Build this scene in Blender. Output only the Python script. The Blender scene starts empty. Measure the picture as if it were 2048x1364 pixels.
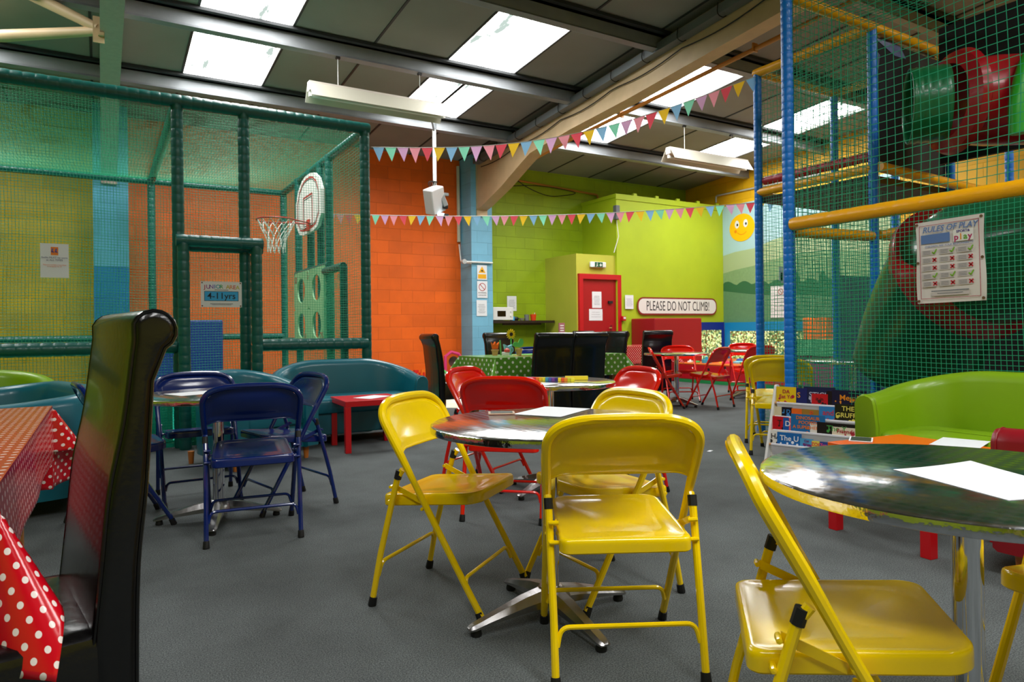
import bpy, math, random
from math import sin, cos, pi, radians, sqrt, atan2
from mathutils import Vector, Matrix
SC = bpy.context.scene
COL = SC.collection
R = random.Random(7)

# ------------------------------------------------------------ camera, world, exposure
# room axes: X runs along the back wall, Y runs into it, Z up; metres
EYE = Vector((0, 0, 1.05)); YAW = radians(31.0); ROLL = radians(-.67); FPX = 1368.0
FWD = Vector((sin(YAW), cos(YAW), 0)); R0 = Vector((cos(YAW), -sin(YAW), 0)); U0 = Vector((0, 0, 1))
RGT = R0*cos(ROLL) + U0*sin(ROLL); UPV = -R0*sin(ROLL) + U0*cos(ROLL)
cam_d = bpy.data.cameras.new('camera'); cam = bpy.data.objects.new('camera', cam_d); COL.objects.link(cam)
cam_d.sensor_width = 36; cam_d.lens = FPX*36/2048; cam_d.shift_y = -22/2048
cam_d.clip_start = .02; cam_d.clip_end = 100
M4 = Matrix.Identity(4)
for i in range(3):
    M4[i][0] = RGT[i]; M4[i][1] = UPV[i]; M4[i][2] = -FWD[i]; M4[i][3] = EYE[i]
cam.matrix_world = M4
cam_d.dof.use_dof = True; cam_d.dof.focus_distance = 2.3; cam_d.dof.aperture_fstop = 9.0
SC.camera = cam
SC.view_settings.view_transform = 'Standard'; SC.view_settings.look = 'None'
SC.view_settings.exposure = 0.85; SC.view_settings.gamma = 1; SC.view_settings.use_curve_mapping = False
W = bpy.data.worlds.new('world'); SC.world = W; W.use_nodes = True
W.node_tree.nodes['Background'].inputs[0].default_value = (.75, .85, 1, 1)
W.node_tree.nodes['Background'].inputs[1].default_value = .6
SKY_E = 11.0      # brightness of the daylight coming through the roof lights

# surveying: where a sight line of the photograph meets a surface of the room
def ray(x, y): return FWD*FPX + RGT*(x-1024) + UPV*(660-y)
def fl(x, y, z=0): d = ray(x, y); return EYE + d*((z-1.05)/d.z)
def onX(x, y, X): d = ray(x, y); return EYE + d*(X/d.x)
def onY(x, y, Y): d = ray(x, y); return EYE + d*(Y/d.y)
def cw(cx, cz): return (cx*.8572+cz*.515, -cx*.515+cz*.8572)

# ------------------------------------------------------------ materials
def lin(h):
    h = h.lstrip('#'); c = [int(h[i:i+2], 16)/255 for i in (0, 2, 4)]
    return tuple((v/12.92 if v <= .04045 else ((v+.055)/1.055)**2.4) for v in c) + (1,)
def nmat(name):
    m = bpy.data.materials.new(name); m.use_nodes = True
    nt = m.node_tree; return m, nt, nt.nodes, nt.links, nt.nodes['Principled BSDF']
def mat(name, col, rough=.5, metal=0, noise=0, nscale=20, bump=0, bscale=60, coat=0, spec=.5, emit=None, es=0):
    m, nt, N, L, b = nmat(name)
    c = lin(col) if isinstance(col, str) else col
    b.inputs['Base Color'].default_value = c; b.inputs['Roughness'].default_value = rough
    b.inputs['Metallic'].default_value = metal; b.inputs['Coat Weight'].default_value = coat
    b.inputs['Coat Roughness'].default_value = .08; b.inputs['Specular IOR Level'].default_value = spec
    tc = N.new('ShaderNodeTexCoord')
    nz = N.new('ShaderNodeTexNoise'); nz.inputs['Scale'].default_value = nscale; nz.inputs['Detail'].default_value = 4
    L.new(tc.outputs['Object'], nz.inputs['Vector'])
    mx = N.new('ShaderNodeMixRGB'); mx.blend_type = 'MULTIPLY'; mx.inputs[0].default_value = 1
    mx.inputs[1].default_value = c
    mr = N.new('ShaderNodeMapRange'); mr.inputs[1].default_value = .3; mr.inputs[2].default_value = .7
    mr.inputs[3].default_value = 1-noise; mr.inputs[4].default_value = 1+noise*.3
    L.new(nz.outputs['Fac'], mr.inputs[0]); L.new(mr.outputs[0], mx.inputs[2]); L.new(mx.outputs[0], b.inputs['Base Color'])
    if bump:
        n2 = N.new('ShaderNodeTexNoise'); n2.inputs['Scale'].default_value = bscale; n2.inputs['Detail'].default_value = 3
        L.new(tc.outputs['Object'], n2.inputs['Vector'])
        bp = N.new('ShaderNodeBump'); bp.inputs['Strength'].default_value = bump; bp.inputs['Distance'].default_value = .01
        L.new(n2.outputs['Fac'], bp.inputs['Height']); L.new(bp.outputs[0], b.inputs['Normal'])
    if emit:
        b.inputs['Emission Color'].default_value = lin(emit); b.inputs['Emission Strength'].default_value = es
    return m
def block_mat(name, col, col2=None, zsplit=None, rough=.55, axis='X', bump=.5):
    """painted concrete blockwork, 450 x 225 mm"""
    m, nt, N, L, b = nmat(name)
    b.inputs['Roughness'].default_value = rough
    tc = N.new('ShaderNodeTexCoord'); sp = N.new('ShaderNodeSeparateXYZ'); L.new(tc.outputs['Object'], sp.inputs[0])
    cb = N.new('ShaderNodeCombineXYZ')
    L.new(sp.outputs[0 if axis == 'X' else 1], cb.inputs[0]); L.new(sp.outputs[2], cb.inputs[1])
    br = N.new('ShaderNodeTexBrick'); L.new(cb.outputs[0], br.inputs['Vector'])
    br.inputs['Scale'].default_value = 1; br.inputs['Brick Width'].default_value = .45; br.inputs['Row Height'].default_value = .225
    br.inputs['Mortar Size'].default_value = .006; br.inputs['Mortar Smooth'].default_value = .6
    br.inputs['Color1'].default_value = (1, 1, 1, 1); br.inputs['Color2'].default_value = (.86, .86, .86, 1); br.inputs['Mortar'].default_value = (.8, .8, .8, 1)
    nz = N.new('ShaderNodeTexNoise'); nz.inputs['Scale'].default_value = 2.2; nz.inputs['Detail'].default_value = 6
    L.new(tc.outputs['Object'], nz.inputs['Vector'])
    mr = N.new('ShaderNodeMapRange'); mr.inputs[1].default_value = .3; mr.inputs[2].default_value = .7; mr.inputs[3].default_value = .86; mr.inputs[4].default_value = 1.05
    L.new(nz.outputs['Fac'], mr.inputs[0])
    mx = N.new('ShaderNodeMixRGB'); mx.blend_type = 'MULTIPLY'; mx.inputs[0].default_value = 1
    L.new(br.outputs['Color'], mx.inputs[2])
    if col2:
        gt = N.new('ShaderNodeMath'); gt.operation = 'GREATER_THAN'; gt.inputs[1].default_value = zsplit; L.new(sp.outputs[2], gt.inputs[0])
        m0 = N.new('ShaderNodeMixRGB'); m0.inputs[1].default_value = lin(col); m0.inputs[2].default_value = lin(col2)
        L.new(gt.outputs[0], m0.inputs[0]); L.new(m0.outputs[0], mx.inputs[1])
    else: mx.inputs[1].default_value = lin(col)
    m2 = N.new('ShaderNodeMixRGB'); m2.blend_type = 'MULTIPLY'; m2.inputs[0].default_value = 1
    L.new(mx.outputs[0], m2.inputs[1]); L.new(mr.outputs[0], m2.inputs[2]); L.new(m2.outputs[0], b.inputs['Base Color'])
    n3 = N.new('ShaderNodeTexNoise'); n3.inputs['Scale'].default_value = 90; n3.inputs['Detail'].default_value = 4
    L.new(tc.outputs['Object'], n3.inputs['Vector'])
    ad = N.new('ShaderNodeMath'); ad.operation = 'MULTIPLY_ADD'; ad.inputs[1].default_value = .3
    L.new(n3.outputs['Fac'], ad.inputs[0]); L.new(br.outputs['Fac'], ad.inputs[2])
    inv = N.new('ShaderNodeMath'); inv.operation = 'MULTIPLY'; inv.inputs[1].default_value = -1; L.new(ad.outputs[0], inv.inputs[0])
    bp = N.new('ShaderNodeBump'); bp.inputs['Strength'].default_value = bump; bp.inputs['Distance'].default_value = .012
    L.new(inv.outputs[0], bp.inputs['Height']); L.new(bp.outputs[0], b.inputs['Normal'])
    return m
def carpet_mat():
    m, nt, N, L, b = nmat('carpet'); b.inputs['Roughness'].default_value = .95
    tc = N.new('ShaderNodeTexCoord')
    a = N.new('ShaderNodeTexNoise'); a.inputs['Scale'].default_value = 210; a.inputs['Detail'].default_value = 2
    c = N.new('ShaderNodeTexNoise'); c.inputs['Scale'].default_value = 1.3; c.inputs['Detail'].default_value = 8; c.inputs['Roughness'].default_value = .65
    for n in (a, c): L.new(tc.outputs['Object'], n.inputs['Vector'])
    r1 = N.new('ShaderNodeValToRGB'); r1.color_ramp.elements[0].position = .35; r1.color_ramp.elements[1].position = .68
    r1.color_ramp.elements[0].color = (.042, .050, .050, 1); r1.color_ramp.elements[1].color = (.145, .162, .164, 1)
    L.new(a.outputs['Fac'], r1.inputs[0])
    mr = N.new('ShaderNodeMapRange'); mr.inputs[1].default_value = .35; mr.inputs[2].default_value = .65; mr.inputs[3].default_value = .72; mr.inputs[4].default_value = 1.15
    L.new(c.outputs['Fac'], mr.inputs[0])
    mx = N.new('ShaderNodeMixRGB'); mx.blend_type = 'MULTIPLY'; mx.inputs[0].default_value = 1
    L.new(r1.outputs[0], mx.inputs[1]); L.new(mr.outputs[0], mx.inputs[2]); L.new(mx.outputs[0], b.inputs['Base Color'])
    bp = N.new('ShaderNodeBump'); bp.inputs['Strength'].default_value = .25; bp.inputs['Distance'].default_value = .002
    L.new(a.outputs['Fac'], bp.inputs['Height']); L.new(bp.outputs[0], b.inputs['Normal'])
    return m
def rooflight_mat():
    m, nt, N, L, b = nmat('rooflight'); N.remove(b)
    out = N['Material Output']; em = N.new('ShaderNodeEmission'); L.new(em.outputs[0], out.inputs[0])
    tc = N.new('ShaderNodeTexCoord'); mp = N.new('ShaderNodeMapping'); mp.inputs['Scale'].default_value = (1.6, .45, 1)
    L.new(tc.outputs['Object'], mp.inputs[0])
    nz = N.new('ShaderNodeTexNoise'); nz.inputs['Scale'].default_value = 2.2; nz.inputs['Detail'].default_value = 7; nz.inputs['Roughness'].default_value = .6
    L.new(mp.outputs[0], nz.inputs['Vector'])
    rp = N.new('ShaderNodeValToRGB'); rp.color_ramp.elements[0].position = .36; rp.color_ramp.elements[1].position = .45
    rp.color_ramp.elements[0].color = (.03, .036, .033, 1); rp.color_ramp.elements[1].color = (1, 1, .98, 1)
    L.new(nz.outputs['Fac'], rp.inputs[0])
    L.new(rp.outputs[0], em.inputs[0]); em.inputs[1].default_value = SKY_E
    return m
def steel_top_mat():
    """engine-turned stainless table top: rows of overlapping swirls"""
    m, nt, N, L, b = nmat('swirled_steel')
    b.inputs['Metallic'].default_value = 1; b.inputs['Base Color'].default_value = (.60, .61, .62, 1); b.inputs['Roughness'].default_value = .16
    tc = N.new('ShaderNodeTexCoord')
    vo = N.new('ShaderNodeTexVoronoi'); vo.voronoi_dimensions = '2D'; vo.inputs['Scale'].default_value = 30; vo.inputs['Randomness'].default_value = 0
    L.new(tc.outputs['Object'], vo.inputs['Vector'])
    wv = N.new('ShaderNodeMath'); wv.operation = 'MULTIPLY'; wv.inputs[1].default_value = 1.0; L.new(vo.outputs['Distance'], wv.inputs[0])
    bp = N.new('ShaderNodeBump'); bp.inputs['Strength'].default_value = .12; bp.inputs['Distance'].default_value = .0016
    L.new(wv.outputs[0], bp.inputs['Height']); L.new(bp.outputs[0], b.inputs['Normal'])
    mr = N.new('ShaderNodeMapRange'); mr.inputs[1].default_value = 0; mr.inputs[2].default_value = .7; mr.inputs[3].default_value = .09; mr.inputs[4].default_value = .20
    L.new(vo.outputs['Distance'], mr.inputs[0]); L.new(mr.outputs[0], b.inputs['Roughness'])
    cr = N.new('ShaderNodeValToRGB'); cr.color_ramp.elements[0].position = .15; cr.color_ramp.elements[0].color = (.95, .95, .96, 1); cr.color_ramp.elements[1].position = .62; cr.color_ramp.elements[1].color = (.70, .71, .73, 1)
    L.new(vo.outputs['Distance'], cr.inputs[0]); L.new(cr.outputs[0], b.inputs['Base Color'])
    return m
def dots_mat(name, base, dot, p, rad, rough=.25):
    """polka dots on the cloth's own flat UV (metres)"""
    m, nt, N, L, b = nmat(name); b.inputs['Roughness'].default_value = rough
    b.inputs['Coat Weight'].default_value = .25; b.inputs['Coat Roughness'].default_value = .12
    uv = N.new('ShaderNodeUVMap'); sp = N.new('ShaderNodeSeparateXYZ'); L.new(uv.outputs[0], sp.inputs[0])
    def M(op, a, c=None, v=None):
        n = N.new('ShaderNodeMath'); n.operation = op
        for i, k in enumerate((a, c)):
            if k is None: continue
            if isinstance(k, (int, float)): n.inputs[i].default_value = k
            else: L.new(k, n.inputs[i])
        if v is not None: n.inputs[2].default_value = v
        return n.outputs[0]
    def lat(off):
        d = []
        for o in (0, 1):
            u = M('ADD', M('DIVIDE', sp.outputs[o], p), off)
            f = M('SUBTRACT', M('FRACT', u), .5); d.append(M('MULTIPLY', f, f))
        return M('SQRT', M('ADD', d[0], d[1]))
    dd = M('MINIMUM', lat(0), lat(.5))
    lt = M('LESS_THAN', dd, rad/p)
    mx = N.new('ShaderNodeMixRGB'); mx.inputs[1].default_value = lin(base); mx.inputs[2].default_value = lin(dot)
    L.new(lt, mx.inputs[0]); L.new(mx.outputs[0], b.inputs['Base Color'])
    return m
def sequin_mat(name='lit_sequins'):
    m, nt, N, L, b = nmat(name); b.inputs['Roughness'].default_value = .3
    tc = N.new('ShaderNodeTexCoord'); vo = N.new('ShaderNodeTexVoronoi'); vo.distance = 'CHEBYCHEV'; vo.inputs['Scale'].default_value = 30
    L.new(tc.outputs['Object'], vo.inputs['Vector'])
    rp = N.new('ShaderNodeValToRGB'); cr = rp.color_ramp; cr.interpolation = 'CONSTANT'
    cols = ['#d0e4a0', '#8a9c58', '#e4f4b8', '#4c5c2c', '#b0c880', '#7c4c28', '#98b070', '#2f6a58', '#d8ecb0', '#5c6a38']
    cr.elements[0].color = lin(cols[0]); cr.elements[1].position = .1; cr.elements[1].color = lin(cols[1])
    for i in range(2, 10): e = cr.elements.new(i*.1); e.color = lin(cols[i])
    sp = N.new('ShaderNodeSeparateXYZ'); L.new(vo.outputs['Color'], sp.inputs[0]); L.new(sp.outputs[0], rp.inputs[0])
    L.new(rp.outputs[0], b.inputs['Base Color']); L.new(rp.outputs[0], b.inputs['Emission Color']); b.inputs['Emission Strength'].default_value = .38
    return m
MT = {}
def mm(key, *a, **k):
    if key not in MT: MT[key] = mat(key, *a, **k)
    return MT[key]
YEL = mm('yellow_paint', '#FAD400', .18, coat=.25, noise=.06, nscale=6, bump=.04, bscale=14)
RED = mm('red_paint', '#E81808', .15, coat=.5, noise=.06, nscale=6, bump=.04, bscale=14)
BLU = mm('blue_paint', '#052064', .18, coat=.45, noise=.08, nscale=6, bump=.04, bscale=14)
BLK = mm('black_rubber', '#0C0C0E', .6)
CHROME = mm('chrome', '#D8D8DC', .07, 1)
CAST = mm('cast_aluminium', '#A8A6A6', .3, 1, noise=.25, nscale=12, bump=.1, bscale=40)
LEATH = mm('black_leather', '#040304', .25, bump=.12, bscale=40, coat=.3, spec=.4)
WOOD = mm('light_wood', '#A8703A', .45, noise=.2, nscale=30)
WHITE = mm('white_plastic', '#E6E6E2', .4)
PAPER = mm('paper', '#E8EAEE', .7)
INK = mm('grey_ink', '#6E7278', .7)
DINK = mm('dark_ink', '#1C1C20', .7)
TEAL = mm('teal_vinyl', '#086474', .35, noise=.08, nscale=3, bump=.10, bscale=7, coat=.2)
LIME = mm('lime_vinyl', '#80A80C', .38, noise=.06, nscale=3, bump=.10, bscale=7, coat=.2)
FOAMG = mm('green_foam', '#045850', .38, bump=.25, bscale=25, coat=.15)
FOAMB = mm('blue_foam', '#0478DC', .38, bump=.15, bscale=25, coat=.15)
FOAMY = mm('yellow_foam', '#FAB000', .38, bump=.25, bscale=25, coat=.15)
FOAMR = mm('red_foam', '#A81830', .42, bump=.25, bscale=25)
NETG = mm('green_net', '#1A9A70', .6)
STEEL = mm('purlin_steel', '#8E9296', .5, .2, noise=.15, nscale=4)
CREAM = mm('cream_steel', '#C9AE86', .5, noise=.12, nscale=5)
TABLETOP = steel_top_mat()
CARPET = carpet_mat()
ROOFLIGHT = rooflight_mat()

# ------------------------------------------------------------ mesh building
class MB:
    def __init__(s): s.v = []; s.f = []; s.m = []; s.uv = {}
    def add(s, vs, fs, mi=0):
        o = len(s.v); s.v += [tuple(v) for v in vs]
        for f in fs: s.f.append(tuple(i+o for i in f)); s.m.append(mi)
        return o
    def box(s, c, sz, mi=0, rz=0, rx=0, ry=0):
        x, y, z = [k/2 for k in sz]
        P = [Vector(p) for p in ((-x,-y,-z),(x,-y,-z),(x,y,-z),(-x,y,-z),(-x,-y,z),(x,-y,z),(x,y,z),(-x,y,z))]
        if rx: P = [Matrix.Rotation(rx, 3, 'X') @ p for p in P]
        if ry: P = [Matrix.Rotation(ry, 3, 'Y') @ p for p in P]
        if rz: P = [Matrix.Rotation(rz, 3, 'Z') @ p for p in P]
        s.add([p+Vector(c) for p in P], [(0,3,2,1),(4,5,6,7),(0,1,5,4),(1,2,6,5),(2,3,7,6),(3,0,4,7)], mi); return s
    def b2(s, a, b, mi=0):
        return s.box([(a[i]+b[i])/2 for i in range(3)], [abs(b[i]-a[i]) for i in range(3)], mi)
    def quad(s, pts, mi=0): s.add(pts, [tuple(range(len(pts)))], mi); return s
    def tube(s, P, r, n=8, mi=0, cap=True, closed=False):
        P = [Vector(p) for p in P]; k = len(P); rr = r if isinstance(r, (list, tuple)) else [r]*k
        T = []
        for i in range(k):
            a = P[(i-1) % k] if (i > 0 or closed) else P[i]; b = P[(i+1) % k] if (i < k-1 or closed) else P[i]
            T.append((b-a).normalized() if (b-a).length > 1e-9 else Vector((0, 0, 1)))
        up = Vector((0, 0, 1)) if abs(T[0].z) < .9 else Vector((1, 0, 0))
        nrm = T[0].cross(up).normalized(); rings = []
        for i in range(k):
            if i > 0:
                nrm = (nrm - T[i]*nrm.dot(T[i]))
                nrm = nrm.normalized() if nrm.length > 1e-6 else T[i].orthogonal().normalized()
            bn = T[i].cross(nrm)
            rings.append([P[i] + (nrm*cos(2*pi*j/n) + bn*sin(2*pi*j/n))*rr[i] for j in range(n)])
        vs = [p for rg in rings for p in rg]; fs = []
        for i in range(k if closed else k-1):
            i2 = (i+1) % k
            for j in range(n):
                fs.append((i*n+j, i*n+(j+1) % n, i2*n+(j+1) % n, i2*n+j))
        if cap and not closed: fs.append(tuple(reversed(range(n)))); fs.append(tuple((k-1)*n+j for j in range(n)))
        s.add(vs, fs, mi); return s
    def lathe(s, prof, n=32, c=(0, 0, 0), mi=0, axis='Z'):
        vs = []; k = len(prof)
        for r, h in prof:
            for j in range(n):
                a = 2*pi*j/n; p = (r*cos(a), r*sin(a), h)
                if axis == 'Y': p = (p[0], p[2], p[1])
                if axis == 'X': p = (p[2], p[0], p[1])
                vs.append((p[0]+c[0], p[1]+c[1], p[2]+c[2]))
        fs = []
        for i in range(k-1):
            for j in range(n): fs.append((i*n+j, i*n+(j+1) % n, (i+1)*n+(j+1) % n, (i+1)*n+j))
        if tuple(prof[0]) == tuple(prof[-1]): s.add(vs, fs, mi); return s
        if prof[0][0] > 1e-5: fs.append(tuple(reversed(range(n))))
        if prof[-1][0] > 1e-5: fs.append(tuple((k-1)*n+j for j in range(n)))
        s.add(vs, fs, mi); return s
    def rings(s, RG, mi=0, closed=True, cap=True):
        n = len(RG[0]); vs = [p for rg in RG for p in rg]; fs = []
        for i in range(len(RG)-1):
            for j in range(n if closed else n-1):
                fs.append((i*n+j, i*n+(j+1) % n, (i+1)*n+(j+1) % n, (i+1)*n+j))
        if cap: fs.append(tuple(reversed(range(n)))); fs.append(tuple((len(RG)-1)*n+j for j in range(n)))
        s.add(vs, fs, mi); return s
    def grid(s, fn, nu, nv, mi=0):
        vs = [fn(i/nu, j/nv) for j in range(nv+1) for i in range(nu+1)]
        s.add(vs, [(j*(nu+1)+i, j*(nu+1)+i+1, (j+1)*(nu+1)+i+1, (j+1)*(nu+1)+i) for j in range(nv) for i in range(nu)], mi); return s
    def prism(s, poly, y0, y1, mi=0):
        """poly in x,z extruded from y0 to y1"""
        n = len(poly)
        s.add([(x, y0, z) for x, z in poly]+[(x, y1, z) for x, z in poly],
              [tuple(range(n)), tuple(reversed(range(n, 2*n)))] + [(i, n+i, n+(i+1) % n, (i+1) % n) for i in range(n)], mi); return s
    def build(s, name, mats, parent=None, smooth=True, angle=35, bevel=0, seg=2, loc=None, rotz=None, uv=None, sub=0):
        me = bpy.data.meshes.new(name); me.from_pydata(s.v, [], s.f)
        mats = mats if isinstance(mats, (list, tuple)) else [mats]
        for m in mats: me.materials.append(m)
        if len(mats) > 1: me.polygons.foreach_set('material_index', s.m)
        if uv:
            ul = me.uv_layers.new(name='UVMap')
            for l in me.loops: ul.data[l.index].uv = uv[l.vertex_index]
        me.validate(clean_customdata=False); me.update()
        if smooth: me.polygons.foreach_set('use_smooth', [True]*len(me.polygons))
        o = bpy.data.objects.new(name, me); COL.objects.link(o)
        if smooth and hasattr(me, 'set_sharp_from_angle'): me.set_sharp_from_angle(angle=radians(angle))
        if bevel:
            b = o.modifiers.new('bevel', 'BEVEL'); b.width = bevel; b.segments = seg; b.limit_method = 'ANGLE'; b.angle_limit = radians(40)
        if sub:
            b = o.modifiers.new('subsurf', 'SUBSURF'); b.levels = b.render_levels = sub
        if parent: o.parent = parent
        if loc: o.location = loc
        if rotz is not None: o.rotation_euler.z = rotz
        return o
def tag(o, label, cat, group=None):
    o['label'] = label; o['category'] = cat
    if group: o['group'] = group
    return o
def thing(name, label, cat, loc=(0, 0, 0), rotz=0, group=None):
    o = bpy.data.objects.new(name, None); o.empty_display_size = .1; COL.objects.link(o)
    o.location = loc; o.rotation_euler = (0, 0, rotz); return tag(o, label, cat, group)
def struct(o): o['kind'] = 'structure'; return o
def dup(root, loc, rotz, label=None, group=None):
    r = root.copy(); COL.objects.link(r); r.location = loc; r.rotation_euler = (0, 0, rotz)
    if label: r['label'] = label
    if group: r['group'] = group
    for ch in list(root.children):
        c = ch.copy(); COL.objects.link(c); c.parent = r
        for g in ch.children:
            d = g.copy(); COL.objects.link(d); d.parent = c
    return r
def smooth_path(P, k=6):
    """Catmull-Rom through the points"""
    P = [Vector(p) for p in P]; Q = [P[0]*2-P[1]]+P+[P[-1]*2-P[-2]]; out = []
    for i in range(1, len(Q)-2):
        for j in range(k):
            t = j/k; a, b, c, d = Q[i-1:i+3]
            out.append(.5*((2*b)+(c-a)*t+(2*a-5*b+4*c-d)*t*t+(3*b-a-3*c+d)*t**3))
    out.append(P[-1]); return out
def fillet(P, rad, k=5):
    P = [Vector(p) for p in P]; out = [P[0]]
    for i in range(1, len(P)-1):
        a = (P[i-1]-P[i]); b = (P[i+1]-P[i]); r = min(rad, a.length*.49, b.length*.49)
        p0 = P[i]+a.normalized()*r; p2 = P[i]+b.normalized()*r
        for j in range(k+1):
            t = j/k; out.append(p0*(1-t)**2 + P[i]*2*t*(1-t) + p2*t*t)
    out.append(P[-1]); return out
def face_dir(dx, dy):  # rotation that turns local +Y to (dx,dy)
    return atan2(dy, dx)-pi/2
def text(body, size, loc, m, parent, rot=(pi/2, 0, 0), align='CENTER', ext=.0004, sx=1, name='lettering', shear=0, bold=0):
    c = bpy.data.curves.new('t', 'FONT'); c.body = body; c.size = size; c.align_x = align; c.align_y = 'CENTER'
    c.extrude = ext; c.offset = bold; c.shear = shear; c.resolution_u = 3
    t = bpy.data.objects.new('t', c); COL.objects.link(t)
    dg = bpy.context.evaluated_depsgraph_get(); me = bpy.data.meshes.new_from_object(t.evaluated_get(dg))
    bpy.data.objects.remove(t); bpy.data.curves.remove(c)
    me.name = name; me.materials.clear(); me.materials.append(m)
    o = bpy.data.objects.new(name, me); COL.objects.link(o); o.location = loc; o.rotation_euler = rot; o.scale = (sx, 1, 1)
    if parent: o.parent = parent
    return o
def rrect(w, h, r, n=5, cx=0, cy=0):
    out = []
    for (sx, sy, a0) in ((1, 1, 0), (-1, 1, 90), (-1, -1, 180), (1, -1, 270)):
        for j in range(n+1):
            a = radians(a0+90*j/n); out.append((cx+sx*(w/2-r)+r*cos(a), cy+sy*(h/2-r)+r*sin(a)))
    return out

# ------------------------------------------------------------ the hall
WY = 11.8; XR = 11.95; XL = -5.2; YF = -6.0; Z0 = 4.32; SL = .0708
def rz(y): return Z0 + SL*(WY-y)
M_ORANGE = block_mat('orange_blockwork', '#FF6C04'); M_GREEN = block_mat('green_blockwork', '#9CB808')
M_YELB = block_mat('yellow_blockwork', '#D8B000'); M_YEL = block_mat('yellow_blockwork_side', '#F0B810', axis='Y')
M_PLAST = mm('lime_plaster', '#AEC41C', .6, noise=.08, nscale=2); M_PLAST2 = mm('lime_plaster_pale', '#C0C040', .6, noise=.06, nscale=2)
M_PILB = block_mat('blue_blockwork', '#0878B4', '#64B4D8', 2.03); M_PIL1 = block_mat('pale_blue_blockwork', '#7CBEDC')
M_CEIL = mm('ceiling_board', '#8A8880', .8, noise=.12, nscale=1.2, bump=.05); M_JOINT = mm('dark_joint', '#2A2A2A', .6)
m = MB(); m.b2((XL-.2, YF-.2, -.1), (XR+.2, WY+.2, 0)); struct(m.build('floor', CARPET, smooth=False))
def wall(name, a, b, mt): m = MB(); m.b2(a, b); return struct(m.build(name, mt, smooth=False))
wall('wall_back', (XL, WY, 0), (.14, WY+.2, rz(WY)+.02), M_YELB)
wall('wall_back_orange', (.14, WY, 0), (6.2, WY+.2, rz(WY)+.02), M_ORANGE)
wall('wall_back_green', (6.2, WY, 0), (XR+.2, WY+.2, rz(WY)+.02), M_GREEN)
wall('wall_right', (XR, YF, 0), (XR+.2, WY, 6), M_YEL)
M_OFF = block_mat('lime_blockwork_side', '#A8BE20', axis='Y')
wall('wall_left', (XL-.2, YF, 0), (XL, WY, 6), M_OFF)
wall('wall_front', (XL, YF-.2, 0), (XR, YF, 6), mm('wall_front_paint', '#C8C060', .6))
wall('wall_pilaster_left', (-.08, 11.345, 0), (.36, WY, rz(11.5)), M_PILB)
wall('wall_pilaster_middle', (5.953, 11.345, 0), (6.4, WY, rz(11.5)), M_PIL1)
# boxed-in rooms in the far corner
BX = 8.882; BY = 10.67; BH = 3.74; SX = 7.91; SY = 10.72; SH = 2.52
m = MB(); m.b2((BX, BY, 0), (XR, WY, BH)); m.b2((BX-.02, BY-.02, BH-.09), (XR, BY, BH+.02)); m.b2((BX-.02, BY, BH-.05), (BX, WY, BH+.02))
for i in range(5): m.box((BX+.5+i*.6, BY+.02, BH+.04), (.09, .05, .06))
struct(m.build('wall_tall_box', M_PLAST, smooth=False))
wall('wall_low_box', (SX, SY, 0), (BX, WY, SH), M_PLAST2)
# ceiling boards with open bays for the roof lights
SKY = []
for cx in (-2.09, .94, 3.9, 6.99, 10.0): SKY.append((cx, cx+1.0 if cx != 3.9 else 4.92, 6.36, 10.05))
for cx in (-2.09, .94, 3.9, 6.99, 10.0): SKY.append((cx, cx+1.0, -2.75, .9))
xs = sorted({XL, XR} | {round(.94+1.01*i-.01, 3) for i in range(-6, 11)} | {s[0] for s in SKY} | {s[1] for s in SKY}); ys = [YF, -2.75, .9, 6.36, 10.05, WY]
m = MB()
for i in range(len(xs)-1):
    for j in range(len(ys)-1):
        cx, cy = (xs[i]+xs[i+1])/2, (ys[j]+ys[j+1])/2
        if any(s[0] < cx < s[1] and s[2] < cy < s[3] for s in SKY): continue
        a, b, c, d = xs[i], xs[i+1], ys[j], ys[j+1]
        m.add([(a, c, rz(c)), (b, c, rz(c)), (b, d, rz(d)), (a, d, rz(d)), (a, c, rz(c)+.06), (b, c, rz(c)+.06), (b, d, rz(d)+.06), (a, d, rz(d)+.06)],
              [(0, 3, 2, 1), (4, 5, 6, 7), (0, 1, 5, 4), (1, 2, 6, 5), (2, 3, 7, 6), (3, 0, 4, 7)])
struct(m.build('ceiling', M_CEIL, smooth=False))
for k, (a, b, c, d) in enumerate(SKY):
    m = MB(); m.add([(a, c, rz(c)+.05), (b, c, rz(c)+.05), (b, d, rz(d)+.05), (a, d, rz(d)+.05)], [(0, 3, 2, 1)])
    n = 12
    if a == 3.9: m.box((4.45, 9.1, rz(9.1)-.0), (.03, 1.9, .02), 1, rx=-atan2(SL, 1))
    o = m.build('window_%d' % (k+1), [ROOFLIGHT, M_JOINT], smooth=False); o['kind'] = 'structure'
m = MB(); ang = -atan2(SL, 1)
JX = [-4.1, -3.09, -2.09, -1.08, -.07, .94, 1.94, 2.91, 3.9, 4.92, 5.93, 6.99, 8.0, 9.05, 10.0, 11.02]
for x in JX: m.box((x, (YF+WY)/2, rz((YF+WY)/2)-.004), (.028, WY-YF, .014), rx=ang)
struct(m.build('trim_1', M_JOINT, smooth=False))
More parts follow.
